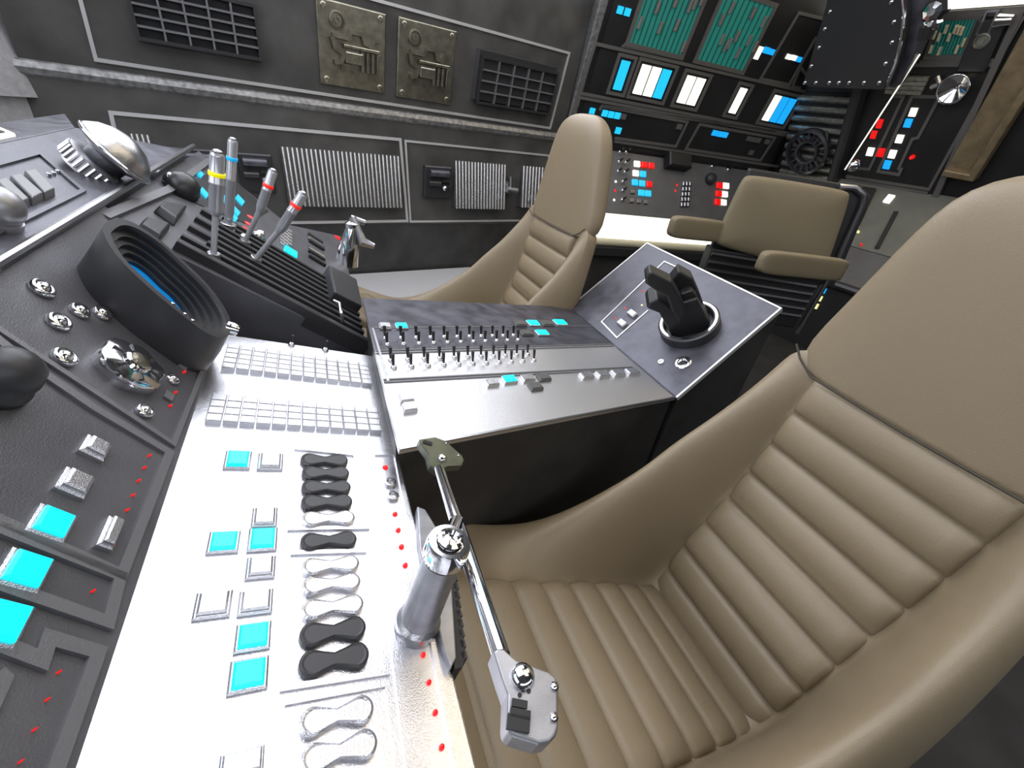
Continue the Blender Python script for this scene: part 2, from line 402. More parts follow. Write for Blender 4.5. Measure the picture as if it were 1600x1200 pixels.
for cx, cy, w, h, m_ in [(508, 717, 72, 20, 'rubber'), (510, 737, 72, 21, 'rubber'), (511, 759, 75, 22, 'rubber'), (512, 782, 78, 24, 'rubber'), (514, 808, 82, 24, 'key'),
                         (515, 842, 86, 27, 'rubber'), (518, 881, 88, 28, 'key'), (519, 910, 90, 30, 'key'), (521, 946, 96, 34, 'key'), (522, 984, 102, 40, 'rubber'),
                         (524, 1028, 108, 45, 'rubber'), (528, 1116, 116, 50, 'key'), (532, 1172, 120, 54, 'key')]:
    bowtie(SH, cx, cy, w, h, m_, sh)
for px in ([(460, 702), (554, 712), (573, 826), (449, 828)], [(454, 866), (574, 862), (604, 1052), (437, 1078)], [(445, 1099), (604, 1070), (624, 1215)],
           [(640, 1215), (600, 900), (582, 711), (618, 711), (655, 900), (716, 1215)]):
    MB().pxline(SH, px, .007, .004).build('raised_trim', 'panel', sh)
for x, y, r in [(602, 731, 4), (617, 804, 4), (622, 829, 4), (627, 855, 4.5), (633, 884, 4.5), (661, 1024, 5), (670, 1067, 5), (680, 1114, 5.5), (690, 1168, 6)]:
    led(SH, x, y, r, sh)
for x, y in [(609, 756), (613, 777)]:
    p = SH.pt(x, y); MB().lathe(p, SH.n, [(.011, -.001), (.011, .006), (.008, .007), (.006, .002), (.0001, .002)], 16).build('round_socket', 'satin', sh, smooth=True)
def toggle(F, x, y, parent, L=.034, r=.0042, lean=(0, 0), m_='black', ab=None, sc=1.0):
    p = F.P(*ab, 0) if ab else F.pt(x, y)
    o = MB().lathe(p, F.n, [(.0085 * sc, -.001), (.0085 * sc, .004), (.006 * sc, .008 * sc), (.003 * sc, .010 * sc)], 12).build('toggle_switch', 'chrome', parent, smooth=True)
    d = _n(F.n + F.a * lean[0] + F.b * lean[1])
    MB().tube([p + d * .005, p + d * L * .6, p + d * L], [r * .6, r * .9, r * 1.1], 8).build('lever', m_, o, smooth=True)
    return o
toggle(SH, 455, 540, sh, .03, .003); toggle(SH, 508, 548, sh, .03, .003)

# ================================================================== STEEP INSTRUMENT PANEL
dk = thing('instrument_panel', 'steep dark grey instrument panel with chrome knobs and big cyan buttons', 'control panel', DK.P(0, 0, -.1))
bTop = DK.uv(0, 411)[1]; bTop = (bTop + DK.uv(130, 340)[1]) / 2
aFar = DK.uv(330, 548)[0]
aW0 = 0
MB().box(DK, -.75, TQ.o[1] - eDK[1] - .0, 0, bTop, -.1, 0).build('body', 'dash', dk, bevel=.003)
for px, w in [([(-60, 478), (0, 520), (268, 695), (327, 548)], .009), ([(-30, 514), (30, 562), (145, 640), (262, 709), (186, 900), (-60, 793)], .013),
              ([(-60, 808), (-2, 829), (184, 903), (165, 975), (0, 918), (-60, 898)], .013), ([(-50, 993), (0, 1012), (60, 1035), (72, 1000), (149, 1022), (78, 1215)], .014),
              ([(-30, 1130), (0, 1065), (-10, 1055)], .012)]:
    MB().pxline(DK, px, w, .005).build('raised_trim', 'trimgrey', dk)
def chrome_knob(F, x, y, rp, parent, name='chrome_knob'):
    p = F.pt(x, y, .012); p = p - F.n * .012
    r = rp
    return MB().lathe(p, F.n, [(r, -.001), (r * 1.02, r * .25), (r * .96, r * .5), (r * .8, r * .62), (r * .62, r * .5), (r * .5, r * .48), (r * .42, r * .7), (r * .25, r * .86), (0, r * .9)], 24).build(name, 'chrome', parent, smooth='all')
for x, y, r in [(73, 446, .0165), (99, 498, .016), (132, 481, .0145), (166, 485, .014), (108, 553, .016), (233, 637, .0135), (276, 588, .012)]:
    chrome_knob(DK, x, y, r, dk)
# big lobed selector
p = DK.pt(208, 570, .015) - DK.n * .015
bk = MB(); rb = .050
rings = []
for h, s, am in [(-.001, 1.0, .03), (.013, 1.02, .03), (.020, .96, .06), (.023, .72, .05), (.024, .45, 0), (.028, .40, 0), (.030, .30, 0)]:
    rings.append([p + DK.n * h + (DK.a * math.cos(t) + DK.b * math.sin(t)) * rb * s * (1 + am * math.cos(6 * t)) for t in [2 * math.pi * k / 48 for k in range(48)]])
bk.ring(rings); bo = bk.build('selector_knob', 'chrome', dk, smooth=True)
MB().lathe(p + DK.n * .029, DK.n, [(.015, 0), (.014, .003), (.005, .005), (0, .005)], 24).build('hub_cap', 'bronze', bo, smooth=True)
g = MB()
for k in range(6):
    g = MB(); t = 2 * math.pi * k / 6 + .5; d = DK.a * math.cos(t) + DK.b * math.sin(t)
    g.tube([p + DK.n * .024 + d * .014, p + DK.n * .0225 + d * .038], [.0015, .0035], 6)
    g.build('grip_rib', 'blackmetal', bo, smooth=True)
for cx, cy, w, h, l, hh in [(158, 694, 60, 46, 'key', .014), (127, 748, 66, 50, 'key', .014), (91, 811, 80, 58, 'cyan', .013), (50, 884, 92, 66, 'cyan', .013), (12, 965, 104, 74, 'cyan', .013)]:
    # sizes along the panel axes
    a, b = DK.uv(cx, cy, hh)
    sa = {694: .030, 748: .033, 811: .036, 884: .038, 965: .040}[cy]; sb = {694: .026, 748: .028, 811: .032, 884: .033, 965: .034}[cy]
    button(DK, 0, 0, 0, 0, l, dk, hh, rect=(a - sa * .53, a + sa * .53, b - sb * .58, b + sb * .58), ch=.004, name='square_button')
a, b = DK.uv(182, 826, .015); button(DK, 0, 0, 0, 0, 'key', dk, .015, rect=(a - .022, a + .022, b - .009, b + .009), ch=.003, name='slim_button')
for x, y, r in [(232, 713, 4), (224, 732, 4.2), (215, 752, 4.5), (206, 775, 4.8), (197, 798, 5), (173, 855, 5.5), (143, 925, 6.5), (89, 1052, 8), (71, 1095, 8.5), (51, 1142, 9), (29, 1192, 9.5),
                (294, 566, 3.2), (287, 582, 3.2), (273, 614, 3.4), (265, 635, 3.6)]:
    led(DK, x, y, r, dk, hh=.005)
for x, y in [(284, 573), (262, 620)]:
    a, b = DK.uv(x, y); MB().box(DK, a - .010, a + .010, b - .008, b + .008, -.001, .005, .001).build('small_key', 'trimgrey', dk)
p = DK.pt(-14, 602)
MB().lathe(p, DK.n, [(.036, -.001), (.036, .010), (.033, .012), (.032, .03), (.026, .046), (.013, .056), (0, .058)], 28).build('black_dome_knob', 'rubber', dk, smooth='all')

# ================================================================== SCOPE HOOD
rim_px = [(158, 358), (163, 348), (183, 339), (211, 348), (250, 374), (293, 413), (328, 447), (354, 484), (363, 508), (358, 525), (345, 530), (319, 519), (293, 499), (250, 465), (207, 426), (176, 393)]
hh = .085
so = thing('scope_hood', 'black oval scope hood with stepped rings around a blue screen', 'scope', DK.pt(230, 480))
rp = [np.array(DK.uv(x, y, hh)) for x, y in rim_px]; c = np.mean(rp, axis=0)
def smooth_poly(P, n=2):
    for _ in range(n):
        Q = []
        for i in range(len(P)):
            a_, b_ = P[i], P[(i + 1) % len(P)]; Q += [a_ * .75 + b_ * .25, a_ * .25 + b_ * .75]
        P = Q
    return P
rp = smooth_poly(rp)
def ringat(s, h, dx=0, dy=0): return [DK.P(*(c + (q - c) * s + np.array([dx, dy])), h) for q in rp]
def ringin(d, h):
    out = []
    for q in rp:
        v_ = q - c; L = np.linalg.norm(v_); out.append(DK.P(*(c + v_ * (L - d) / L), h))
    return out
b = MB(); b.ring([ringat(1.03, -.02, 0, -.034), ringat(1.02, hh * .5, 0, -.016), ringat(1.0, hh), ringin(.014, hh), ringin(.016, hh - .006)], cap0=False, cap1=False)
b.build('hood_shell', 'rubber', so, smooth=True)
st = []
for k in range(5):
    st.append(ringin(.016 + k * .012, hh - .006 - k * .009)); st.append(ringin(.016 + k * .012, hh - .015 - k * .009))
    st.append(ringin(.016 + (k + 1) * .012, hh - .015 - k * .009)) if k < 4 else None
b = MB(); b.ring(st, cap0=False, cap1=False); b.build('stepped_ring', 'blackmetal', so, smooth=True)
b = MB(); b.add(ringin(.06, hh - .050), [list(range(len(rp)))]); b.build('screen', 'dimblue', so)
b = MB()
for k in range(4):
    b.tube([DK.P(*(c + (rp[i] - c) * (.78 - .1 * k)), .037 + .001 * k) for i in range(40, 58, 2)], .0012, 6)
b.build('screen_glow_line', 'sky', so)
b = MB(); b.lathe(DK.pt(362, 514, hh), TQ.a, [(.013, -.012), (.016, 0), (.013, .012), (0, .014)], 16); b.build('hinge_knob', 'chrome', so, smooth=True)
b = MB()
for x, y in [(269, 477), (288, 493), (300, 503)]: b.lathe(DK.pt(x, y, hh - .004), DK.n, [(.005, -.004), (.005, .004), (0, .006)], 8)
b.build('rim_screw', 'chrome', so)

# ================================================================== GLARESHIELD
gl = thing('glareshield', 'scuffed blue-grey glareshield with three grey keys behind the bright dash rim', 'panel', GL.P(.1, .5, -.1))
aRg = GL.uv(0, 223)[0]
yEnd = 1.32
MB().prism(GL, [(0, -1.2), (aRg, -1.2), (aRg, GL.uv(118, 199)[1]), (0, GL.uv(305, 241)[1])], -.08, 0).build('slope', 'glare', gl, bevel=.004)
G2 = Fr(GL.P(aRg, 0, 0), [-.995, 0, .02], Yd)
aT = G2.uv(0, 191)[0]
MB().prism(G2, [(0, -1.2), (aT, -1.2), (aT, G2.uv(110, 178)[1]), (0, GL.uv(118, 199)[1])], -.06, 0).build('top', 'glare', gl, bevel=.004)
MB().tube([GL.P(0, -1.2, 0), GL.P(0, GL.uv(310, 238)[1] + .08, 0)], .009, 10).build('front_rim', 'satin', gl, smooth=True)
MB().pxline(GL, [(-40, 270), (62, 242), (130, 300), (45, 342), (-40, 385)], .009, .005).build('raised_frame', 'glare', gl)
for q in ([(37, 265), (56, 262), (87, 294), (70, 301)], [(14, 272), (32, 269), (69, 301), (51, 309)], [(-8, 279), (10, 275), (47, 310), (30, 317)]):
    pts = [GL.uv(x, y, .016) for x, y in q]
    MB().prism(GL, pts, -.001, .016, .003).build('slant_key', 'slant', gl, bevel=.002)
b = MB()
for x, y in [(76, 275), (83, 273), (90, 270)]: b.lathe(GL.pt(x, y), GL.n, [(.005, -.001), (.004, .006), (0, .007)], 8)
b.build('small_stud', 'satin', gl)
MB().prism(G2, [G2.uv(-30, 197), G2.uv(0, 202), G2.uv(25, 213), G2.uv(-30, 224)], -.001, .006).build('warning_frame', 'white', gl)
MB().prism(G2, [G2.uv(-30, 204), G2.uv(-4, 207), G2.uv(10, 212), G2.uv(-30, 218)], -.001, .009).build('warning_lamp', 'rack', gl)
MB().prism(G2, [G2.uv(-14, 208), G2.uv(2, 211), G2.uv(-10, 214), G2.uv(-20, 212)], -.001, .011).build('red_mark', 'redband', gl)
# mushroom shaped beacon
MS = .72; p = GL.pt(146, 266); ax = _n([.78, .12, .6])
mu = thing('mushroom_beacon', 'large satin metal mushroom knob with fluted collar on the glareshield end', 'knob', p)
b = MB(); b.lathe(p, ax, [(r_ * MS, h_ * MS) for r_, h_ in [(.085, -.02), (.088, .03), (.080, .034), (.06, .034)]], 40); b.build('collar', 'greysteel', mu, smooth=True)
b = MB(); e = _n(np.cross(ax, [0, 0, 1])); g = np.cross(ax, e)
for k in range(30):
    t = 2 * math.pi * k / 30; d = e * math.cos(t) + g * math.sin(t)
    b.tube([p + d * .089 * MS - ax * .012 * MS, p + d * .089 * MS + ax * .028 * MS], .0055 * MS, 6)
b.build('fluting', 'satin', mu, smooth=True)
b = MB(); b.lathe(p, ax, [(r_ * MS, h_ * MS) for r_, h_ in [(.055, .03), (.058, .06), (.085, .075), (.105, .085), (.109, .094), (.104, .103), (.085, .128), (.055, .15), (.02, .162), (0, .163)]], 48); b.build('dome', 'satin', mu, smooth='all')
b = MB(); b.lathe(p, ax, [(r_ * MS, h_ * MS) for r_, h_ in [(.109, .088), (.113, .094), (.109, .100), (.106, .094)]], 48, closed=True); b.build('rim_ring', 'chrome', mu, smooth='all')
p = GL.pt(-4, 352)
ba = thing('ball_knob', 'dull grey metal ball knob at the left edge of the glareshield', 'knob', p)
MB().lathe(p, GL.n, [(.028, -.01), (.029, .010), (.02, .012)], 28).build('ring_base', 'greysteel', ba, smooth=True)
MB().lathe(p + GL.n * .030, GL.n, [(.032 * math.cos(t), .032 * math.sin(t)) for t in [math.radians(a_) for a_ in range(-60, 91, 15)]], 28).build('ball', 'greysteel', ba, smooth='all')

# ================================================================== FAR DASH / THROTTLE QUADRANT
tq = thing('throttle_quadrant', 'dark ribbed throttle quadrant with four levers beyond the scope hood', 'control panel', TQ.P(.2, .3, -.1))
aL = TQ.uv(150, 343)[0]; aRt = TQ.uv(575, 547)[0]
bR = TQ.uv(532, 368)[1]; bL = TQ.uv(345, 262)[1]
MB().prism(TQ, [(aL - .01, -.04), (aRt, -.0), (aRt, bR), (TQ.uv(450, 350)[0], TQ.uv(450, 350)[1]), (aL, TQ.uv(312, 236)[1])], -.16, -.001).build('body', 'dash', tq, bevel=.003)
ra0 = TQ.uv(272, 385)[0]; rb1 = TQ.uv(311, 336)[1]; rb1 = .42
MB().box(TQ, ra0, aRt - .012, 0.0, rb1, -.005, .006).build('rib_plate', 'dash', tq)
nb = 9
for k in range(nb):
    b0 = .004 + (rb1 - .01) * k / nb
    w = (rb1 / nb) * (.38)
    st_ = ra0 + (.0 if k % 2 else .05)
    MB().box(TQ, st_, aRt - .016, b0, b0 + w, .004, .020, .001).build('rib', 'black', tq)
MB().box(TQ, ra0 + .0, aRt, -.012, .012, -.03, .024, .002).build('side_rail', 'blackmetal', tq)
for q in ([(254, 312), (294, 322), (277, 345), (244, 322)], [(227, 336), (270, 350), (252, 372), (216, 350)]):
    pts = [TQ.uv(x, y, .018) for x, y in q]; MB().prism(TQ, pts, -.001, .022, .010).build('black_pad', 'blackmetal', tq, bevel=.004)
MB().pxline(TQ, [(160, 343), (262, 300), (330, 250)], .02, .012).build('edge_bead', 'trimgrey', tq)
# levers
def lever(bx, by, mx, my, tx, ty, rg, rs, band, bt, name='throttle_lever', label=None):
    rg *= .56; rs *= .56
    p0 = TQ.pt(bx, by, .02)
    def pl(x, y):
        r = ray(x, y); return EYE + r * (p0[1] / r[1])
    pm, pt_ = pl(mx, my), pl(tx, ty); d = _n(pt_ - pm); L = np.linalg.norm(pt_ - pm)
    o = MB().tube([p0, pm], rs, 10).build(name, 'clear', tq, smooth=True, label=label)
    MB().lathe(p0 - _n(pm - p0) * .012, _n(pm - p0), [(rs * 2.1, -.015), (rs * 2.1, .014), (rs * 1.9, .016), (rs * 1.2, .016)], 16).build('collar', 'satin', o, smooth=True)
    prof = [(rs * 1.1, -.012), (rg * .8, -.006), (rg, .006), (rg, L * .45), (rg * 1.06, L * .46), (rg * 1.06, L * .48), (rg, L * .49), (rg, L - rg * .9), (rg * .88, L - rg * .45), (rg * .5, L - rg * .1), (0, L)]
    MB().lathe(pm, d, prof, 18).build('grip', 'clear', o, smooth=True)
    MB().lathe(pm + d * L * bt, d, [(rg * 1.10, -.005), (rg * 1.13, 0), (rg * 1.10, .005), (rg * .9, 0)], 18, closed=True).build('colour_band', band, o, smooth='all')
    MB().lathe(pm + d * (L - rg * .35), d, [(rg * .84, 0), (rg * .5, rg * .32), (0, rg * .45)], 16).build('tip_cap', 'satin', o, smooth='all')
    return o
lever(334, 397, 337, 330, 340, 234, .028, .013, 'yellowband', .62, label='lever with yellow band')
lever(356, 350, 358, 335, 364, 215, .023, .020, 'blueband', .74, label='lever with blue band')
lever(383, 377, 407, 325, 428, 264, .023, .013, 'redband', .58, label='upright lever with red band')
lever(400, 404, 438, 358, 476, 300, .024, .014, 'redband', .64, label='lever leaning right with red band')
for cx, cy in [(310, 271), (298, 280), (318, 303), (350, 313), (374, 314), (367, 331), (363, 340)]:
    q_ = [TQ.uv(cx + 8 * i_ * .68 + 3.2 * k_ * .6, cy + 8 * i_ * .73 - 3.2 * k_ * .8) for i_, k_ in ((-1, -1), (1, -1), (1, 1), (-1, 1))]
    MB().prism(TQ, q_, -.001, .007).build('cyan_bar_light', 'sky', tq)
pts = [TQ.uv(*q) for q in [(345, 262), (420, 330), (385, 350), (262, 300)]]
MB().prism(TQ, pts, -.004, .001).build('dark_inlay', 'rack', tq)
p = TQ.pt(282, 300)
MB().lathe(p, TQ.n, [(.045, -.01), (.045, .02), (.036, .045), (.018, .058), (0, .06)], 24).build('round_knob', 'blackmetal', tq, smooth='all')
MB().lathe(TQ.pt(268, 291), TQ.n, [(.026, 0), (.028, .02), (.02, .036), (0, .04)], 20).build('chrome_cap', 'chrome', tq, smooth='all')
# far right part of the dash
for k in range(5):
    for l in range(3):
        a, b = TQ.uv(452 - l * 6, 362 + k * 5); MB().box(TQ, a - .008, a + .008, b - .012, b + .012, -.001, .008, .001).build('tiny_key', 'key', tq)
a, b = TQ.uv(453, 396); MB().box(TQ, a - .022, a + .022, b - .03, b + .03, -.001, .012, .002).build('lit_button', 'cyan', tq)
for x, y in [(492, 374), (494, 384), (494, 400), (495, 408)]:
    a, b = TQ.uv(x, y); MB().box(TQ, a - .034, a + .034, b - .014, b + .014, -.001, .012, .002).build('slot_vent', 'black', tq)
for x, y in [(492, 379), (494, 395)]:
    a, b = TQ.uv(x, y); MB().box(TQ, a - .034, a + .034, b - .018, b + .018, -.001, .010, .002).build('slot_bar', 'satin', tq)
for x, y in [(530, 373), (535, 410), (388, 350), (392, 340), (384, 358)]: led(TQ, x, y, 3.5, tq)
for x, y in [(379, 375), (401, 371), (406, 369)]:
    MB().lathe(TQ.pt(x, y), TQ.n, [(.016, 0), (.018, .012), (.008, .02), (0, .022)], 14).build('chrome_stud', 'chrome', tq, smooth='all')
# wedge box on its end
hw = .05
pts = [TQ.uv(x, y, hw) for x, y in [(516, 414), (556, 434), (566, 476), (551, 492), (522, 452)]]
wq = [TQ.uv(x, y, hw) for x, y in [(514, 413), (558, 436), (567, 478), (523, 455)]]
MB().prism(TQ, wq, .0, hw).build('end_box', 'rubber', tq, bevel=.006)
MB().tube([TQ.pt(522, 470, .04), TQ.pt(531, 474, .05), TQ.pt(533, 490, .04), TQ.pt(536, 503, .02)], .0045, 8).build('wire_hook', 'chrome', tq, smooth=True)
# chrome gadget
p = TQ.pt(541, 412); yy = p[1]
def aty(x, y, Y): r = ray(x, y); return EYE + r * (Y / r[1])
cg = thing('chrome_nozzle', 'small chrome nozzle with a side spout standing at the far dash corner', 'nozzle', p)
MB().tube([p, aty(545, 385, yy), aty(549, 362, yy), aty(551, 348, yy)], [.052, .044, .030, .020], 16).build('cone', 'chrome', cg, smooth=True)
MB().lathe(aty(551, 352, yy), [0, 0, 1], [(.02, -.02), (.032, -.005), (.032, .01), (.015, .02), (0, .022)], 14).build('cap', 'chrome', cg, smooth=True)
MB().tube([aty(551, 340, yy), aty(560, 360, yy - .02), aty(566, 378, yy - .03), aty(585, 385, yy - .04)], [.018, .014, .024, .012], 10).build('spout', 'satin', cg, smooth=True)
MB().tube([aty(548, 340, yy), aty(570, 348, yy)], .012, 8).build('top_pin', 'satin', cg, smooth=True)

# ================================================================== CENTRE CONSOLE
co = thing('centre_console', 'centre console with rows of black toggle switches between the two pilots seats', 'console', [CO.pt(800, 570)[0], CO.pt(800, 570)[1], 0])
q = [CO.uv(x, y) for x, y in [(566, 466), (890, 480), (1057, 621), (624, 703)]]
top = [CO.P(*p_, 0) for p_ in q]
b = MB(); b.ring([[CO.P(*p_, 0) for p_ in q], [CO.P(*p_, -.012) for p_ in q]]); b.build('top_plate', 'panel2', co, bevel=.002)
s0, s1_ = CO.uv(587, 549), CO.uv(957, 538)
MB().prism(CO, [q[0], q[1], s1_, s0], -.001, .0015).build('dark_strip', 'glare', co)
ins = [np.array(d_) for d_ in ((.0, -.13, 0), (-.0, -.15, 0), (0, .015, 0), (0, .03, 0))]
low = [np.array([p_[0], p_[1], 0.0]) + i_ for p_, i_ in zip(top, ins)]
b = MB(); b.ring([[p_ - CO.n * .012 + i_ for p_, i_ in zip(top, ins)], low]); b.build('pedestal', 'wallblack', co)
MB().line(CO, [q[3], q[2]], .006, .004).build('edge_trim', 'satin', co)
for px in ([(585, 513), (925, 510)], [(587, 549), (957, 538)], [(588, 553), (958, 541)], [(599, 594), (988, 574)], [(600, 598), (990, 577)]):
    MB().pxline(CO, px, .005, .003).build('divider_strip', 'trimgrey', co)
MB().pxline(CO, [(582, 514), (606, 597)], .006, .004).build('divider_strip', 'satin', co)
def row(p0, p1, n, k0=0):
    A = np.array(CO.uv(*p0)); B = np.array(CO.uv(*p1))
    for k in range(n):
        ab = tuple(A + (B - A) * k / (n - 1)); toggle(CO, 0, 0, co, .038, .0046, lean=(-.15, .25), ab=ab)
row((602, 530), (802, 525), 11); row((605, 540), (809, 532), 11); row((611, 565), (824, 555), 11); row((615, 576), (834, 564), 11)
for x, y, l, w, h in [(602, 507, 'key', 18, 8), (628, 507, 'cyan', 19, 8), (813, 503, 'keydark', 17, 8), (834, 503, 'cyan', 17, 8), (855, 503, 'keydark', 17, 8), (876, 502, 'cyan', 17, 8), (823, 518, 'keydark', 18, 8), (848, 518, 'cyan', 18, 8),
                      (770, 595, 'key', 20, 10), (797, 590, 'cyan', 22, 11), (826, 588, 'key', 20, 10), (851, 587, 'keydark', 20, 10), (838, 601, 'keydark', 21, 11),
                      (918, 584, 'key', 20, 9), (943, 582, 'key', 20, 9), (967, 580, 'key', 20, 9), (989, 578, 'key', 20, 9), (636, 618, 'key', 24, 14), (641, 633, 'key', 24, 14)]:
    skew_button(CO, x, y, w, h, l, co, .012, base='key' if l != 'keydark' else 'keydark')

# raised pedestal at the aft end
bx = thing('lever_pedestal', 'raised slanted metal pedestal with big black lever in a ring, aft of the console', 'console', [BX.pt(1060, 500)[0], BX.pt(1060, 500)[1], 0])
q = [BX.uv(x, y) for x, y in [(890, 480), (1011, 380), (1220, 482), (1057, 621)]]
top = [BX.P(*p_, 0) for p_ in q]
b = MB(); b.ring([top, [p_ - BX.n * .015 for p_ in top]]); b.build('top_plate', 'glare', bx, bevel=.003)
ins = [np.array(d_) for d_ in ((.015, -.15, 0), (-.02, -.03, 0), (0, 0, 0), (.015, .015, 0))]
b = MB(); b.ring([[p_ - BX.n * .015 + i_ for p_, i_ in zip(top, ins)], [np.array([p_[0], p_[1], 0]) + i_ for p_, i_ in zip(top, ins)]]); b.build('housing', 'wallblack', bx)
MB().line(BX, [q[0], q[1], q[2], q[3]], .007, .002, h0=-.014).build('worn_bright_edge', 'walltrim', bx)  # worn rim; its bright reflection is put into the pale colour
MB().pxline(BX, [(1013, 485), (964, 528), (940, 503), (1038, 409), (1058, 418)], .006, .003).build('white_outline', 'walltrim', bx)
for x, y in [(971, 503), (987, 488)]:
    skew_button(BX, x, y, 19, 15, 'palekey', bx, .016)
for x, y in [(1037, 426), (1005, 455), (977, 482), (961, 497)]: led(BX, x, y, 2.2, bx, hh=.003)
led(BX, 1003, 477, 2.2, bx, 'yellow', 'yellow_lamp', .003)
p = BX.pt(1078, 512)
MB().lathe(p, BX.n, [(.112, -.002), (.112, .038), (.104, .042), (.092, .042), (.090, .006), (.0001, .004)], 48).build('lever_ring', 'blackmetal', bx, smooth=True)
MB().lathe(p, BX.n, [(.105, .040), (.105, .0435), (.096, .0435), (.096, .040)], 48, closed=True).build('ring_lip', 'chrome', bx, smooth=True)
for x, y, r in [(1033, 566, .0115), (1067, 567, .030)]:
    pp = BX.pt(x, y); MB().lathe(pp, BX.n, [(r, -.001), (r, .004), (r * .9, .006), (r * .55, .006), (r * .5, .001), (.0001, .001)], 24).build('round_socket', 'chrome', bx, smooth=True)
# the black lever: body block, rear fin and forward grip
lv = thing('black_lever', 'chunky black two-pronged lever rising from the ring on the slanted pedestal', 'lever', p)
BP = Fr(p, BX.a, BX.b)
vr = _n(p - EYE); ln = _n(-vr - BX.n * (-vr @ BX.n)); LF = Fr(p + BX.n * .03, np.cross(ln, BX.n), BX.n)
def blk(px, f0, f1, name, bev=.008):
    mid_ = (f0 + f1) / 2; pts = [LF.uv(x, y, mid_) for x, y in px]
    MB().prism(LF, pts, f0, f1).build(name, 'black', lv, bevel=bev)
blk([(1008, 470), (1013, 462), (1026, 456), (1046, 468), (1086, 455), (1094, 470), (1107, 492), (1100, 513), (1082, 524), (1062, 530), (1050, 518), (1028, 478)], -.045, .045, 'block')
blk([(1007, 426), (1016, 418), (1048, 434), (1062, 458), (1072, 480), (1060, 500), (1048, 480), (1040, 456), (1022, 447), (1008, 437)], .01, .065, 'front_prong')
blk([(1046, 434), (1060, 417), (1080, 428), (1092, 455), (1104, 488), (1090, 500), (1066, 478)], -.055, .0, 'rear_prong')
blk([(1062, 455), (1080, 449), (1088, 458), (1084, 480), (1068, 478)], -.01, .03, 'thumb_rest', .005)

# ================================================================== STEERING YOKE
def atz(x, y, z): r = ray(x, y); return EYE + r * (z / r[2])
yk = thing('steering_yoke', 'chrome steering yoke with crossbar and two plate handles in front of the near seat', 'steering yoke', SH.pt(652, 985))
base = SH.pt(650, 980, .0); hub = atz(702, 848, -.455)
MB().tube([base - _n(hub - base) * .03, base + (hub - base) * .06, base + (hub - base) * .09, base + (hub - base) * .82], [.029, .029, .026, .024], 24).build('stem', 'greysteel', yk, smooth=True)
dh = _n(hub - base)
MB().lathe(base, dh, [(.028, -.01), (.031, .0), (.031, .018), (.026, .024)], 28).build('stem_collar', 'satin', yk, smooth=True)
MB().lathe(hub, dh, [(.023, -.030), (.028, -.024), (.028, -.004), (.026, .003), (.018, .003), (.017, .0)], 28).build('hub', 'chrome', yk, smooth=True)
MB().lathe(hub, dh, [(.0165, 0), (.0165, .008), (.012, .010), (.009, .005), (0, .008)], 24).build('hub_bolt', 'chrome', yk, smooth=True)
t0 = atz(686, 733, -.56); t1 = atz(783, 1025, -.46)
MB().tube([t0, lerp(t0, t1, .5), t1], [.0095, .0105, .0095], 16).build('crossbar', 'chrome', yk, smooth=True)
MB().tube([hub - dh * .02, lerp(t0, t1, .42)], .012, 12).build('bar_clamp', 'chrome', yk, smooth=True)
def handle(px, z, m_, th, cxy, name):
    c_ = atz(*cxy, z); r = ray(*cxy)
    up = R @ np.array([.30, -.42, 0]); n = _n(-r + up)
    av = R @ np.array([1, .18, 0]); av = _n(av - n * (av @ n)); bv = np.cross(n, av); bv = bv if bv @ (R @ np.array([0, -1, 0])) > 0 else -bv
    F = Fr(c_, av, bv)
    pts = [F.uv(x, y) for x, y in px]
    o = MB(); cc = np.mean(pts, axis=0)
    o.ring([[F.P(*p_, -th) for p_ in pts], [F.P(*p_, -.003) for p_ in pts], [F.P(*(cc + (np.array(p_) - cc) * .96), 0) for p_ in pts]])
    return F, o.build(name, m_, yk, smooth=False, bevel=.0015)
F, ho = handle([(770, 1016), (776, 1012), (787, 1013), (806, 1030), (858, 1049), (869, 1058), (873, 1068), (873, 1138), (869, 1150), (860, 1160), (842, 1163), (802, 1150), (794, 1142), (792, 1130), (793, 1085), (784, 1060)], -.44, 'greysteel', .034, (835, 1100), 'lower_handle')
MB().lathe(F.pt(816, 1058), F.n, [(.011, -.002), (.011, .004), (.007, .007), (0, .008)], 20).build('thumb_button', 'chrome', ho, smooth='all')
for x, y, w, h in [(809, 1131, .010, .0055), (812, 1117, .009, .0035), (811, 1101, .007, .003)]:
    a, b = F.uv(x, y); MB().box(F, a - w, a + w, b - h, b + h, -.001, .004).build('slot', 'black', ho)
MB().pxline(F, [(805, 1098), (822, 1100), (822, 1128), (806, 1124)], .0025, .003).build('slot_frame', 'satin', ho)
for x, y in [(866, 1073), (865, 1121)]:
    MB().lathe(F.pt(x, y), F.n, [(.004, -.001), (.004, .002), (0, .003)], 12).build('rivet', 'chrome', ho, smooth='all')
for x, y in [(817, 1078), (826, 1080), (812, 1086)]:
    MB().lathe(F.pt(x, y), F.n, [(.002, -.001), (.002, .001), (0, .001)], 8).build('pin_hole', 'black', ho)
F, hp = handle([(655, 686), (680, 682), (696, 688), (723, 712), (726, 720), (722, 728), (700, 729), (684, 737), (673, 728), (669, 710), (656, 692)], -.56, 'olive', .030, (694, 708), 'upper_handle')
MB().lathe(F.pt(691, 716), F.n, [(.008, -.002), (.008, .003), (.004, .005), (0, .005)], 20).build('thumb_button', 'chrome', hp, smooth='all')
for x, y in [(697, 693), (716, 712)]:
    MB().lathe(F.pt(x, y), F.n, [(.002, -.001), (.002, .002), (0, .003)], 8).build('rivet', 'chrome', hp, smooth='all')
MB().box(F, F.uv(668, 692)[0] - .009, F.uv(668, 692)[0] + .009, F.uv(668, 692)[1] - .003, F.uv(668, 692)[1] + .003, -.001, .003).build('slot', 'black', hp)
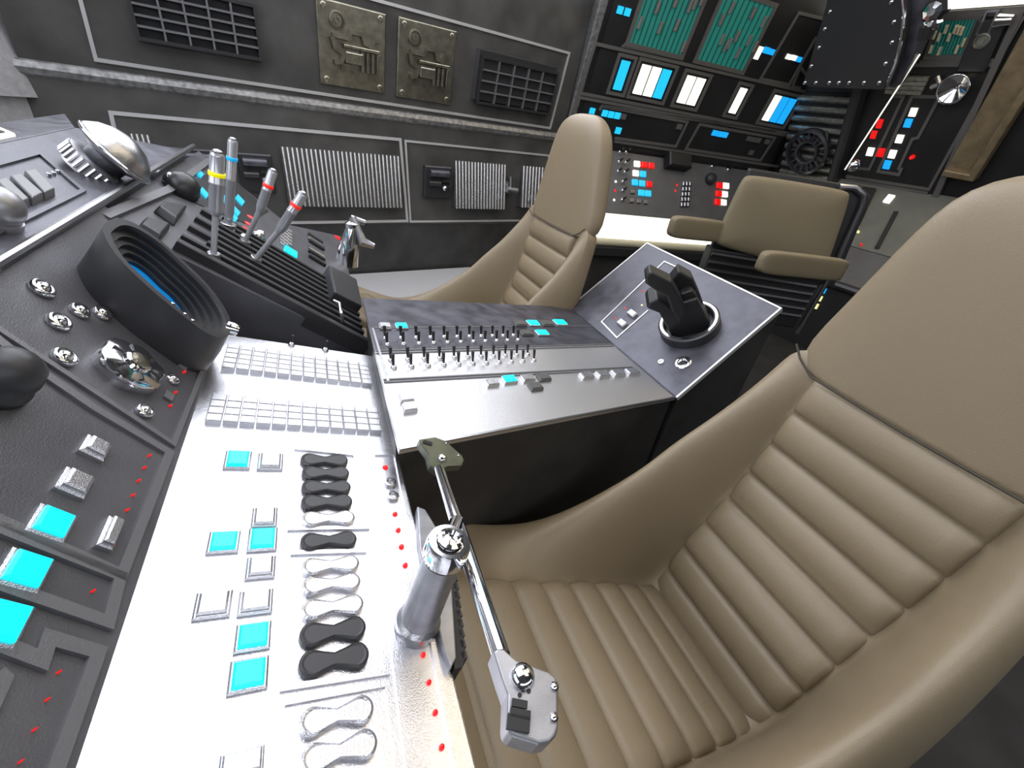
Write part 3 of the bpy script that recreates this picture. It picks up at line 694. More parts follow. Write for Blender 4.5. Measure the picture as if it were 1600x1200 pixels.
# bracket beside the stem
YB = SH.off(.012)
pts = [YB.uv(x, y) for x, y in [(651, 793), (664, 798), (682, 828), (704, 900), (712, 1030), (704, 1046), (690, 1010), (655, 860)]]
br = MB().prism(YB, pts, -.03, .004).build('side_bracket', 'greysteel', yk, bevel=.002)
pts = [YB.uv(x, y) for x, y in [(703, 890), (712, 900), (727, 1025), (722, 1042), (710, 1046)]]
MB().prism(YB, pts, -.05, .0).build('toothed_rack', 'black', yk)
b = MB()
A = np.array(YB.uv(710, 895)); B = np.array(YB.uv(726, 1030))
for k in range(9):
    c_ = A + (B - A) * (k + .5) / 9; b.box(YB, c_[0] - .004, c_[0] + .004, c_[1] - .006, c_[1] + .004, -.03, .0)
b.build('rack_tooth', 'blackmetal', yk)

# ================================================================== PILOT SEATS
K = 1.3; YS = .255 * K
st_ = [((.06, -.625), (.06, -.68)), ((.12, -.67), (.125, -.71)), ((.183, -.70), (.19, -.735)), ((.354, -.79), (.34, -.735)), ((.504, -.86), (.45, -.69)), ((.62, -.92), (.555, -.625)), ((.694, -.955), (.62, -.575)),
       ((.731, -.78), (.665, -.53)), ((.797, -.638), (.735, -.475)), ((.832, -.488), (.80, -.40)), ((.856, -.349), (.855, -.33)), ((.866, -.30), (.872, -.29))]
def make_seat(label):
    o = thing('pilot_seat', label, 'seat', W3(.60 * K, YS, 0) - np.array([0, 0, H0]), 'high-backed ribbed pilot seats')
    o.location.z = 0
    def P3(x, z, y): return W3(x * K, YS + y * K, z * K)
    S = [np.array(s[0]) for s in st_]; Kp = [np.array(s[1]) for s in st_]
    rings = []
    for i in range(len(S)):
        d = S[min(i + 1, len(S) - 1)] - S[max(i - 1, 0)]; d = d / np.linalg.norm(d); nrm = np.array([d[1], -d[0]])  # outward (down / back)
        th = .07
        Bk = S[i] + nrm * th
        if i == 6: Bk = S[i] + np.array([.05, -.07])
        v_ = Kp[i] - S[i]
        half = [(.155, S[i] + nrm * .004), (.168, S[i] + v_ * .06), (.186, S[i] + v_ * .42), (.210, S[i] + v_ * .80), (.242, Kp[i]), (.272, S[i] + v_ * .88), (.296, S[i] + v_ * .52), (.306, S[i] + v_ * .02), (.292, Bk), (.10, Bk + nrm * .01)]
        wf = [1, 1, 1, 1, 1, 1, 1, .97, .90, .80, .70, .62][i]
        half = [(min(y_, .165 + (y_ - .165) * 1.0) if y_ <= .168 else .168 + (y_ - .168) * (1 - (1 - wf) * 1.6), p_) for y_, p_ in half]
        ring = [P3(p_[0], p_[1], -y_) for y_, p_ in half][::-1]
        ring += [P3(p_[0], p_[1], y_) for y_, p_ in half]
        rings.append(ring)
    MB().ring(rings).build('bucket_shell', 'leather', o, smooth='all', sub=2)
    # ribbed inserts
    def insert(pts, n, name, w=.163):
        pts = [np.array(p_) for p_ in pts]; seg = [0]
        for i in range(1, len(pts)): seg.append(seg[-1] + np.linalg.norm(pts[i] - pts[i - 1]))
        L = seg[-1]
        def at(s):
            for i in range(1, len(pts)):
                if s <= seg[i] + 1e-9:
                    t = (s - seg[i - 1]) / (seg[i] - seg[i - 1]); return pts[i - 1] * (1 - t) + pts[i] * t
            return pts[-1]
        m_ = 12; N = n * m_; rings = []
        for i in range(N + 1):
            s = L * i / N; p_ = at(s); q0 = at(max(0, s - .03)); q1 = at(min(L, s + .03)); d = q1 - q0; d /= np.linalg.norm(d); nr = np.array([-d[1], d[0]])
            ph = (i % m_) / m_
            hgt = .006 + .017 * math.sqrt(max(0, math.sin(math.pi * ph))) if i % m_ else .004
            ring = []
            for y_, f in [(-w, -.4), (-w * .985, .45), (-w * .94, .85), (-w * .8, 1), (-w * .4, 1), (0, 1), (w * .4, 1), (w * .8, 1), (w * .94, .85), (w * .985, .45), (w, -.4)]:
                ring.append(P3(*(p_ + nr * (hgt * f)), y_))
            rings.append(ring)
        MB().ring(rings, closed=False, cap0=False, cap1=False).build(name, 'leather', o, smooth='all')
    insert([s[0] for s in st_[0:7]], 9, 'seat_cushion')
    insert([s[0] for s in st_[6:11]], 8, 'back_cushion')
    # headrest
    hs = [(.852, -.352, .165, .03), (.858, -.345, .215, .065), (.864, -.30, .226, .085), (.870, -.22, .205, .085), (.876, -.14, .186, .08), (.880, -.07, .168, .075), (.884, -.02, .150, .065), (.892, .012, .118, .05), (.905, .03, .075, .03), (.92, .034, .03, .01)]
    rings = []
    for x, z, w, th in hs:
        r_ = []
        for t in [2 * math.pi * k / 28 for k in range(28)]:
            cy, sy = math.cos(t), math.sin(t)
            yy_ = math.copysign(abs(cy) ** .55, cy) * w
            xx = x + .012 + th * .5 + math.copysign(abs(sy) ** .6, sy) * th * .62 - .03 * (1 - abs(cy)) * 0
            r_.append(P3(xx - .022, z, yy_))
        rings.append(r_)
    MB().ring(rings).build('headrest', 'leather', o, smooth='all', sub=1)
    # seam line round the front of the headrest base
    seam = [P3(.842, -.305, -.222), P3(.838, -.325, -.2), P3(.8365, -.345, -.165), P3(.8365, -.348, 0), P3(.8365, -.345, .165), P3(.838, -.325, .2), P3(.842, -.305, .222)]
    MB().tube(seam, .0028, 6).build('seam', 'seam', o)
    MB().lathe(P3(.42, 0, 0) * [1, 1, 0], [0, 0, 1], [(.26, 0), (.26, .03), (.09, .06), (.08, H0 - .93 * K - .02)], 24).build('pedestal', 'blackmetal', o, smooth=True)
    return o
near = make_seat('nearest tan leather pilot seat, wide ribbed bucket filling the lower right')
far = near.copy(); COL.objects.link(far); far.location.y += 1.28 * K + .01; far.rotation_euler.z = math.radians(3)
far['label'] = 'farther tan pilot seat with tall rounded headrest behind the centre console'
for ch in list(near.children):
    c_ = ch.copy(); COL.objects.link(c_); c_.parent = far

# ================================================================== REAR ARMCHAIR
Dc = 2.55
fwd = R @ np.array([0, 0, 1.]); fh = _n([fwd[0], fwd[1], 0])
def atd(x, y, D=Dc): r = R @ _v(x, y) / FX; return EYE + r * D
pc = atd(1228, 345)
AC = Fr(pc, np.cross(fh, [0, 0, 1]), [0, 0, 1])
ar = thing('rear_armchair', 'olive tan armchair with flat square back and two padded arms by the rear wall', 'chair', [pc[0], pc[1], 0])
q = [AC.uv(x, y, .05) for x, y in [(1166, 271), (1336, 299), (1290, 432), (1115, 384)]]
def pad(F, pts, h0, h1, name, m_, parent, r=.03, puff=.015, sub=2):
    P = [np.array(p_) for p_ in pts]; Q = []
    n = len(P)
    for i in range(n):
        a_, b_, c2 = P[i - 1], P[i], P[(i + 1) % n]
        Q += [b_ + _n(a_ - b_) * r, b_ + _n(a_ - b_) * r * .25 + _n(c2 - b_) * r * .25, b_ + _n(c2 - b_) * r]
    cc = np.mean(Q, axis=0)
    def sc(s): return [cc + (p_ - cc) * s for p_ in Q]
    rings = []
    for s, h in [(.5, h0), (.93, h0), (1, h0 + (h1 - h0) * .3), (1, h0 + (h1 - h0) * .7), (.94, h1), (.6, h1 + puff), (.2, h1 + puff * 1.2)]:
        rings.append([F.P(*p_, h) for p_ in sc(s)])
    return MB().ring(rings).build(name, m_, parent, smooth='all', sub=sub)
pad(AC, q, -.02, .06, 'backrest', 'leather2', ar, r=.05)
qb = [AC.uv(x, y, -.04) for x, y in [(1170, 262), (1345, 292), (1360, 306), (1300, 450), (1110, 384)]]
MB().prism(AC, qb, -.06, -.02).build('back_frame', 'blackmetal', ar, bevel=.012)
fr = [AC.pt(x, y, -.01) for x, y in [(1310, 292), (1335, 294), (1348, 305), (1345, 322), (1300, 425), (1245, 520)]]
MB().tube(fr, .018, 10).build('side_tube', 'satin', ar, smooth=True)
# arms come towards the viewer
def arm(pb, pf, w, hgt, name):
    d = pf - pb; L = np.linalg.norm(d); d = d / L; s_ = _n(np.cross([0, 0, 1], d)); rings = []
    for t, k in [(0, .85), (.02, 1), (.3, 1), (.7, 1), (.9, .98), (.97, .85), (1.0, .55)]:
        r_ = []
        for a_ in [2 * math.pi * i / 20 for i in range(20)]:
            ca, sa = math.cos(a_), math.sin(a_)
            r_.append(pb + d * L * t + s_ * w * k * math.copysign(abs(ca) ** .4, ca) + np.array([0, 0, 1]) * hgt * k * math.copysign(abs(sa) ** .4, sa))
        rings.append(r_)
    return MB().ring(rings).build(name, 'leather2', ar, smooth='all', sub=1)
arm(atd(1128, 362, 2.62), atd(1047, 353, 2.45), .035, .062, 'armrest')
arm(atd(1315, 422, 2.45), atd(1186, 408, 2.22), .035, .062, 'armrest')
# ribbed black seat base
q = [AC.uv(x, y, .02) for x, y in [(1113, 387), (1262, 428), (1225, 474), (1095, 408)]]
RB = Fr(AC.pt(1113, 388, .03), AC.a, [0, 0, 1])
a0 = RB.uv(1113, 388)[0]; a1 = RB.uv(1285, 430)[0]
sp = MB().box(RB, a0, a1, -.42, 0, -.12, 0).build('seat_base', 'black', ar, bevel=.01)
for k in range(7):
    MB().tube([RB.P(a0 + .005, -.03 - k * .05, .004), RB.P(a1 - .005, -.03 - k * .05, .004)], .013, 8).build('base_rib', 'blackmetal', sp, smooth=True)
MB().lathe([RB.P((a0 + a1) / 2, 0, -.1)[0], RB.P((a0 + a1) / 2, 0, -.1)[1], 0], [0, 0, 1], [(.24, 0), (.24, .03), (.06, .05), (.06, H0 - 1.0)], 20).build('pedestal', 'blackmetal', ar, smooth=True)

# ================================================================== SIDE WALL FITTINGS
m = MB(); m.pxline(SU, [(110, -60), (150, 93), (400, 131), (859, 200), (889, 83), (587, 0), (380, -60)], .016, .008); struct(m.build('trim_4', 'walltrim'))
m = MB(); m.pxline(SL, [(182, 216), (173, 176), (625, 218), (636, 345), (430, 348)], .018, .008); struct(m.build('trim_5', 'walltrim'))
m = MB(); m.pxline(SL, [(633, 220), (857, 243), (860, 344), (641, 346)], .014, .008, closed=True); struct(m.build('trim_6', 'walltrim'))
def grille(F, quad, nr, nc, depth, label, name='vent_grille', w=.016, hood=0):
    qs = [F.uv(x, y, depth) for x, y in quad]
    a0 = (qs[0][0] + qs[3][0]) / 2; a1 = (qs[1][0] + qs[2][0]) / 2; b1 = (qs[0][1] + qs[1][1]) / 2; b0 = (qs[2][1] + qs[3][1]) / 2
    o = thing(name, label, 'vent', F.P((a0 + a1) / 2, (b0 + b1) / 2, 0), 'square-celled wall vents')
    fr_ = MB()
    depth = depth
    for x0, x1, y0, y1 in [(a0 - w, a0, b0 - w, b1 + w), (a1, a1 + w, b0 - w, b1 + w), (a0, a1, b0 - w, b0), (a0, a1, b1, b1 + w)]:
        fr_.box(F, x0, x1, y0, y1, -.001, depth)
    fr_.build('frame', 'blackmetal', o)
    MB().box(F, a0, a1, b0, b1, -.001, .004).build('backing', 'black', o)
    for k in range(1, nc):
        x = a0 + (a1 - a0) * k / nc; MB().box(F, x - .0045, x + .0045, b0, b1, .004, depth * .98).build('vertical_vane', 'trimgrey', o)
    for k in range(1, nr):
        y = b0 + (b1 - b0) * k / nr
        MB().box(F, a0, a1, y - .0045, y + .0045, .004, depth).build('horizontal_vane', 'trimgrey', o)
    if hood:
        MB().prism(F, [(a0 - w * 3, b0), (a1 + w, b0 + .0), (a1 + w, b1 + hood), (a0 - w * 3, b1 + hood)], -.001, depth * .55, .02).build('bezel', 'blackmetal', o)
    return o
grille(SU, [(204, -22), (400, 4), (400, 88), (214, 58)], 5, 5, .045, 'large black vent grille in the upper left corner of the side wall')
grille(SU, [(760, 90), (876, 120), (852, 178), (746, 156)], 4, 5, .045, 'smaller black vent grille on the side wall left of the light rack', hood=.05)
def plate(F, quad, label):
    qs = [F.uv(x, y, .02) for x, y in quad]
    a0 = (qs[0][0] + qs[3][0]) / 2; a1 = (qs[1][0] + qs[2][0]) / 2; b1 = (qs[0][1] + qs[1][1]) / 2; b0 = (qs[2][1] + qs[3][1]) / 2
    o = thing('relief_plate', label, 'wall plate', F.P((a0 + a1) / 2, (b0 + b1) / 2, 0), 'bronze relief plates bolted to the side wall')
    MB().box(F, a0, a1, b0, b1, -.001, .02, .006).build('plate', 'bronze', o)
    Wd, Hd = a1 - a0, b1 - b0
    def U(u, v): return (a0 + Wd * u, b0 + Hd * v)
    for u, v in [(.09, .07), (.91, .07), (.09, .93), (.91, .93)]:
        MB().lathe(F.P(*U(u, v), .019), F.n, [(.017, 0), (.017, .006), (.011, .010), (0, .010)], 8).build('bolt', 'bronze', o, smooth=True)
    MB().lathe(F.P(*U(.27, .80), .018), F.n, [(.045, 0), (.045, .012), (.034, .014), (.030, .004), (.020, .004), (.018, .014), (.010, .014), (.008, .006), (.0001, .006)], 20).build('round_boss', 'bronze', o, smooth=True)
    MB().line(F, [U(.18, .62), (U(.42, .62)), U(.45, .70), U(.62, .70), U(.66, .60), U(.74, .58), U(.80, .66), U(.9, .66)], .022, .050, h0=.018).build('raised_line', 'bronze', o)
    MB().line(F, [U(.18, .60), U(.22, .48), U(.34, .42), U(.30, .32), U(.20, .30)], .024, .050, h0=.018).build('raised_line', 'bronze', o)
    MB().box(F, *[U(.36, 0)[0], U(.62, 0)[0]], U(0, .32)[1], U(0, .46)[1], .018, .060, .006).build('pump_block', 'bronze', o)
    MB().box(F, U(.34, 0)[0], U(.88, 0)[0], U(0, .50)[1], U(0, .54)[1], .018, .056, .003).build('cross_bar', 'bronze', o)
    for k in range(4):
        u = .60 + k * .08; MB().box(F, U(u, 0)[0], U(u + .045, 0)[0], U(0, .24)[1], U(0, .49)[1], .018, .050, .003).build('fin', 'bronze', o)
    MB().box(F, U(.30, 0)[0], U(.46, 0)[0], U(0, .22)[1], U(0, .31)[1], .018, .034, .003).build('foot_block', 'bronze', o)
    return o
plate(SU, [(498, -4), (606, 22), (599, 147), (497, 128)], 'larger bronze relief plate, left of the two, top edge cut by the frame')
plate(SU, [(626, 26), (716, 50), (702, 164), (617, 150)], 'smaller bronze relief plate, right of the two, beside the vent')
def ribplate(F, px, n, label, rr=None, cat='ribbed plate'):
    qs = [F.uv(x, y) for x, y in px]
    a0 = (qs[0][0] + qs[3][0]) / 2; a1 = (qs[1][0] + qs[2][0]) / 2; b1 = (qs[0][1] + qs[1][1]) / 2; b0 = (qs[2][1] + qs[3][1]) / 2
    o = thing('ribbed_plate', label, cat, F.P((a0 + a1) / 2, (b0 + b1) / 2, 0), 'fluted metal plates on the lower side wall')
    tl = math.tan(math.radians(10)) * (b1 - b0)  # lean added so the flutes reflect the near-side glow
    MB().ring([[F.P(a, b0, -.001), F.P(a, b0, tl), F.P(a, b1, .003), F.P(a, b1, -.001)] for a in (a0, a1)]).build('backing', 'wall', o)
    p_ = (a1 - a0) / n
    tl = math.tan(math.radians(10)) * (b1 - b0)
    for k in range(n):
        x = a0 + p_ * (k + .5)
        rings = []
        for b_, e_ in ((b0, tl), (b1, 0)): rings.append([F.P(x + math.cos(t) * p_ * .34, b_, -.004 if i in (0, 8) else e_ + .004 + math.sin(t) * p_ * .34) for i, t in [(i, math.pi * i / 8) for i in range(9)]])
        MB().ring(rings).build('rib', 'ribs', o, smooth=True)
    return o
ribplate(SL, [(434, 229), (622, 243), (627, 321), (452, 319)], 28, 'wide fluted metal plate on the side wall behind the throttle levers')
ribplate(SL, [(707, 250), (786, 257), (788, 324), (708, 323)], 17, 'fluted metal plate on the side wall just left of the valve')
ribplate(SL, [(810, 258), (852, 262), (856, 322), (813, 322)], 9, 'narrow fluted metal plate mostly behind the far seat headrest')
ribplate(SL, [(204, 208), (238, 211), (252, 290), (222, 290)], 4, 'four bright flutes on the wall behind the mushroom knob')
def latch(px, label, n=2):
    qs = [SL.uv(x, y, .03) for x, y in px]
    a0 = (qs[0][0] + qs[3][0]) / 2; a1 = (qs[1][0] + qs[2][0]) / 2; b1 = (qs[0][1] + qs[1][1]) / 2; b0 = (qs[2][1] + qs[3][1]) / 2
    o = thing('latch_box', label, 'latch box', SL.P((a0 + a1) / 2, (b0 + b1) / 2, 0), 'black latch boxes on the side wall')
    MB().box(SL, a0, a1, b0, b1, -.001, .03, .008).build('plate', 'blackmetal', o)
    w, h = a1 - a0, b1 - b0
    MB().tube([SL.P(a0 + w * .15, b0 + h * .80, .05), SL.P(a0 + w * .82, b0 + h * .80, .05)], h * .11, 14).build('roller', 'glare', o, smooth=True)
    MB().tube([SL.P(a0 + w * .12, b0 + h * .48, .045), SL.P(a0 + w * .55, b0 + h * .48, .045)], h * .09, 12).build('pin', 'blackmetal', o, smooth=True)
    MB().line(SL, [(a0 + w * .58, b0 + h * .40), (a0 + w * .9, b0 + h * .40), (a0 + w * .9, b0 + h * .56), (a0 + w * .6, b0 + h * .56)], .014, .05, h0=.028).build('hasp', 'blackmetal', o)
    MB().lathe(SL.P(a0 + w * .7, b0 + h * .34, .03), SL.n, [(.018, 0), (.018, .03), (.008, .04), (0, .04)], 10).build('bolt', 'satin', o)
    return o
latch([(661, 258), (704, 262), (707, 310), (666, 309)], 'black latch box with roller between the two fluted plates')
latch([(372, 238), (424, 243), (432, 302), (374, 300)], 'black latch box with roller seen between the blue and red banded levers')
latch([(257, 229), (345, 236), (352, 290), (268, 286)], 'black latch box partly hidden behind the far dash corner')
va = thing('wall_valve', 'small metal valve with upright handle on the side wall', 'valve', SL.pt(798, 300))
MB().tube([SL.pt(793, 300, .01), SL.pt(791, 285, .03)], .022, 10).build('valve_body', 'satin', va, smooth=True)
MB().tube([SL.pt(799, 292, .05), SL.pt(799, 275, .05)], .022, 12).build('handle', 'satin', va, smooth=True)
MB().tube([SL.pt(792, 296, .06), SL.pt(808, 298, .06)], .022, 12).build('crank', 'greysteel', va, smooth=True)
for x, y, l in [(773, 307, 'small grey stud left of the wall valve'), (826, 308, 'small grey stud right of the wall valve'), (840, 308, 'small grey stud touching the far seat outline')]:
    o = MB().lathe(SL.pt(x, y), SL.n, [(.03, -.001), (.034, .03), (.028, .045), (0, .05)], 10).build('wall_stud', 'greysteel', smooth=True); tag(o, l, 'fitting', 'small studs under the fluted plates')

# ================================================================== LIGHT RACK (middle rear facet)
rk = thing('light_rack', 'black rack wall of lit white and blue panels with two teal circuit boards', 'instrument rack', MI.pt(1070, 160))
def X3(x, y): return (850 + x / 4, y / 4)
FB = MI.off(.012)
MB().box(MI, MI.uv(912, 160)[0], miR - .02, MI.uv(1060, 250)[1] + .02, 1.45, -.001, .012).build('face_panel', 'rack', rk)
for px, cl_ in [([X3(320, 272), X3(215, 580), X3(1545, 835), X3(1600, 700), X3(1660, 580)], True), ([X3(180, 720), X3(212, 606), X3(1535, 850)], False), ([X3(440, 882), X3(1460, 1040)], False),
                ([X3(345, 690), X3(362, 662), X3(895, 762), X3(822, 915), X3(440, 862)], False), ([X3(972, 776), X3(1442, 860), X3(1352, 1002), X3(885, 930)], True),
                ([X3(1760, 120), X3(1590, 80), X3(1352, 492), X3(1530, 530), X3(1700, 230)], False), ([X3(360, 662), X3(1450, 820)], False), ([X3(1640, 470), X3(1600, 420), X3(1550, 540), X3(1600, 552)], False),
                ([X3(515, 270), X3(500, 285), X3(860, 368), X3(1010, -20)], False)]:
    MB().pxline(FB, px, .022, .010, closed=cl_).build('outline_trim', 'racktrim', rk)
def board(F, quad, chips, n, label, chipm='chip', cs=(.022, .075), parent=None):
    qs = [F.uv(x, y) for x, y in quad]
    a0 = (qs[0][0] + qs[3][0]) / 2; a1 = (qs[1][0] + qs[2][0]) / 2; b1 = (qs[0][1] + qs[1][1]) / 2; b0 = (qs[2][1] + qs[3][1]) / 2
    fr_ = MB(); fr_.line(F, [(a0, b0), (a1, b0), (a1, b1), (a0, b1)], .03, .014, closed=True, h0=-.001)
    o = fr_.build('circuit_board', 'racktrim', parent, label=label)
    MB().box(F, a0, a1, b0, b1, -.001, .006).build('board_face', 'green', o)
    t = MB()
    for k in range(1, n): x = a0 + (a1 - a0) * k / n; t.box(F, x - .006, x + .006, b0, b1, .005, .0075)
    t.build('board_track', 'greenline', o)
    for x, y in chips:
        a, b = F.uv(x, y); MB().box(F, a - cs[0] / 2, a + cs[0] / 2, b - cs[1] / 2, b + cs[1] / 2, .005, .028, .004).build('chip', chipm, o)
board(FB, [(1008, -25), (1106, -5), (1062, 88), (980, 70)], [X3(*c_) for c_ in [(705, 45), (595, 140), (720, 172), (825, 155), (905, 40), (935, 20), (820, 5), (865, 290), (980, -5)]], 12, 'left teal circuit board', parent=rk)
board(FB, [(1130, -15), (1214, 6), (1160, 112), (1086, 97)], [X3(*c_) for c_ in [(1165, 45), (1105, 120), (1300, 80), (1365, 135), (1105, 245), (1130, 285), (1200, 225), (1275, 250), (1310, 290), (1205, 330), (1150, 270)]], 10, 'right teal circuit board', parent=rk)
aa = lambda x: MI.uv(*X3(x, 0))[0]
def lit(F, x, y, wa, hb, m_, parent, z=.012, conv=X3, name='lit_panel'):
    a, b = F.uv(*conv(x, y)); return MB().box(F, a - wa / 2, a + wa / 2, b - hb / 2, b + hb / 2, -.001, z).build(name, m_, parent)
def cell(F, cx, cy, cols, wa, hb, conv=X3, parent=rk):
    """framed bank of tall lit panels"""
    a, b = F.uv(*conv(cx, cy)); n = len(cols)
    MB().line(F, [(a - wa * n / 2 - .03, b - hb / 2 - .03), (a + wa * n / 2 + .03, b - hb / 2 - .03), (a + wa * n / 2 + .03, b + hb / 2 + .03), (a - wa * n / 2 - .03, b + hb / 2 + .03)], .022, .014, closed=True, h0=-.001).build('cell_frame', 'racktrim', parent)
    for k, m_ in enumerate(cols):
        x = a + wa * (k - n / 2 + .5); MB().box(F, x - wa / 2 + .008, x + wa / 2 - .008, b - hb / 2, b + hb / 2, -.001, .010).build('lit_panel', m_, parent)
def dA(x, y, w): return abs(FB.uv(*X3(x + w, y))[0] - FB.uv(*X3(x, y))[0])
def dB(x, y, h): return abs(FB.uv(*X3(x, y + h))[1] - FB.uv(*X3(x, y))[1])
cell(FB, 483, 472, ['sky'], dA(483, 472, 66), dB(483, 472, 185))
cell(FB, 674, 512, ['white', 'white', 'sky'], dA(674, 512, 68), dB(674, 512, 185))
cell(FB, 918, 567, ['white', 'white'], dA(918, 567, 66), dB(918, 567, 175))
cell(FB, 1210, 630, ['white'], dA(1210, 630, 55), dB(1210, 630, 165))
cell(FB, 1468, 686, ['white', 'blue', 'blue'], dA(1468, 686, 52), dB(1468, 686, 165))
for x, y, w, h, m_ in [(474, 62, 36, 52, 'sky'), (520, 75, 36, 52, 'sky'), (1338, 330, 28, 88, 'white'), (1386, 313, 34, 44, 'blue'), (1420, 324, 32, 40, 'blue'), (1526, 354, 30, 36, 'white'), (1560, 361, 30, 36, 'white'), (1592, 371, 28, 36, 'blue'),
                       (300, 692, 32, 36, 'sky'), (379, 707, 34, 40, 'sky'), (418, 715, 34, 40, 'sky'), (457, 722, 34, 40, 'sky'), (494, 727, 34, 34, 'dimkey'), (462, 815, 34, 40, 'sky'), (845, 790, 34, 34, 'dimkey'),
                       (1065, 830, 30, 34, 'blue'), (1098, 837, 30, 34, 'blue'), (1130, 842, 30, 34, 'blue'), (1280, 865, 30, 30, 'dimkey'), (1308, 871, 30, 30, 'dimkey'), (1336, 876, 30, 30, 'dimkey'), (1395, 885, 30, 30, 'dimkey'), (1293, 952, 26, 30, 'dimkey')]:
    lit(FB, x, y, dA(x, y, w), dB(x, y, h), m_, rk, name='small_light')

# ================================================================== REAR CONSOLE UNDER THE RACK
rc = thing('rear_console', 'grey sloping console of small red, white and cyan keys below the light rack', 'console', S1.pt(1050, 290))
def X5(x, y): return (950 + x / 4, 230 + y / 4)
s1b0 = S1.uv(1000, 337)[1]
MB().box(S1, S1.uv(905, 235)[0], S1.uv(1290, 300)[0], s1b0, 0.02, -.12, 0).build('body', 'shelf', rc, bevel=.004)
def key5(x, y, m_, s=30, name='lit_key', z=.02):
    a, b = S1.uv(*X5(x, y)); w = abs(S1.uv(*X5(x + s, y))[0] - a) / 2; h = abs(S1.uv(*X5(x, y + s))[1] - b) / 2
    MB().box(S1, a - w, a + w, b - h, b + h, -.001, z, .004).build(name, m_, rc)
for x, y, m_ in [(178, 107, 'white'), (222, 113, 'red'), (267, 118, 'red'), (170, 165, 'white'), (215, 170, 'sky'), (165, 222, 'sky'), (210, 228, 'sky'), (254, 234, 'red'), (205, 287, 'sky'), (247, 291, 'sky'),
                 (693, 240, 'red'), (733, 243, 'white'), (688, 292, 'red'), (725, 296, 'white'), (681, 344, 'red'), (717, 347, 'white')]: key5(x, y, m_, 34)
for x, y in [(150, 280), (145, 335), (188, 340), (232, 345)]: key5(x, y, 'chip', 24, 'chip_key')
for x, y in [(70, 32), (110, 32), (65, 92), (108, 97), (60, 152), (102, 157), (90, 216), (88, 272), (85, 330), (645, 122), (745, 142)]:
    toggle(S1, 0, 0, rc, .07, .010, ab=S1.uv(*X5(x, y)), sc=2.6)
for x, y, m_ in [(48, 215, 'white'), (45, 272, 'red'), (38, 330, 'white'), (430, 237, 'red'), (422, 272, 'red')]: led(S1, *X5(x, y), 2.2, rc, m_, 'small_lamp', .006)
a, b = S1.uv(*X5(415, 100)); MB().box(S1, a - .13, a + .13, b - .07, b + .06, -.001, .10, .012).build('black_box', 'black', rc)
MB().lathe(S1.pt(*X5(632, 203)), S1.n, [(.052, -.001), (.056, .03), (.045, .055), (.02, .065), (0, .066)], 20).build('round_knob', 'rubber', rc, smooth='all')
for i in range(5):
    for k_ in range(3):
        a, b = S1.uv(*X5(465 + k_ * 20 - i * 3, 235 + i * 32)); MB().box(S1, a - .014, a + .014, b - .018, b + .018, -.001, .03, .004).build('mesh_stud', 'satin', rc)
# cream band below, its brightness put in as emission
pL = S1.P(S1.uv(905, 335)[0], s1b0, 0); pR = S1.P(S1.uv(1290, 300)[0], s1b0, 0)
CB = Fr(pL, pR - pL, [0, 0, 1]); Lc = np.linalg.norm(pR - pL)
hb = -CB.uv(1000, 388)[1]
cb = thing('emissive_cream_band', 'long cream band given an added glow, with padded lower edge beneath the rear console', 'light', CB.P(Lc / 2, -hb / 2, 0))
MB().box(CB, 0, Lc, -hb * .80, -.004, -.08, -.01).build('glowing_panel', 'creamglow', cb)
MB().tube([CB.P(0, -hb * .88, -.02), CB.P(Lc, -hb * .88, -.02)], hb * .13, 12).build('padded_edge', 'creampad', cb, smooth=True)
MB().box(CB, 0, Lc, -hb - .09, -hb, -.10, .03).build('kick_rail', 'blackmetal', cb, bevel=.01)
m = MB(); m.box(CB, -.3, Lc + .6, -1.6, -hb - .09, -.12, -.02); struct(m.build('wall_lower_back', 'wallblack'))

# ================================================================== REAR WALL RACK
def X4(x, y): return (1200 + x / 4, y / 4)
rr_ = thing('rear_rack', 'black rear rack with teal board, chrome cone and red and white lights at upper right', 'instrument rack', RE.pt(1440, 180))
RF = RE.off(.012)
aP0 = RE.uv(1330, 205)[0]; 
aRr = (RE.uv(1600, 50)[0] + RE.uv(1470, 260)[0]) / 2
bTopR = RE.uv(1540, 18)[1]; bBot = RE.uv(1400, 290)[1]
MB().box(RE, aP0, aRr, bBot - .04, bTopR, -.001, .012).build('face_panel', 'rack', rr_)
MB().line(RE, [(aP0, bTopR), (aRr, bTopR), (aRr, bBot - .05), (aP0, bBot - .05)], .04, .03, closed=False).build('rack_edge', 'racktrim', rr_)
for px, cl_ in [([X4(950, 386), X4(1445, 376), X4(1600, 100)], False), ([X4(890, 406), X4(1440, 402), X4(1008, 1182), X4(490, 1100)], False), ([X4(490, 1120), X4(1000, 1205)], False),
                ([X4(780, 600), X4(852, 600), X4(636, 1056), X4(550, 1050)], False),
                ([X4(905, 600), X4(1075, 605), X4(940, 860), X4(905, 866), X4(820, 1052), X4(836, 1056), X4(820, 1090), X4(690, 1070)], True)]:
    MB().pxline(RF, px, .022, .010, closed=cl_).build('outline_trim', 'racktrim', rr_)
board(RF, [X4(1095, 115), X4(1345, 95), X4(1215, 350), X4(975, 362)], [X4(*c_) for c_ in [(1050, 215), (1120, 180), (1075, 230), (1180, 180), (1200, 185), (1220, 190), (1140, 230), (1232, 262), (1025, 305), (1078, 315), (1188, 305)]], 12, 'teal circuit board with cream chips', 'chipcream', (.016, .05), parent=rr_)
def dA4(x, y, w): return abs(RF.uv(*X4(x + w, y))[0] - RF.uv(*X4(x, y))[0])
def dB4(x, y, h): return abs(RF.uv(*X4(x, y + h))[1] - RF.uv(*X4(x, y))[1])
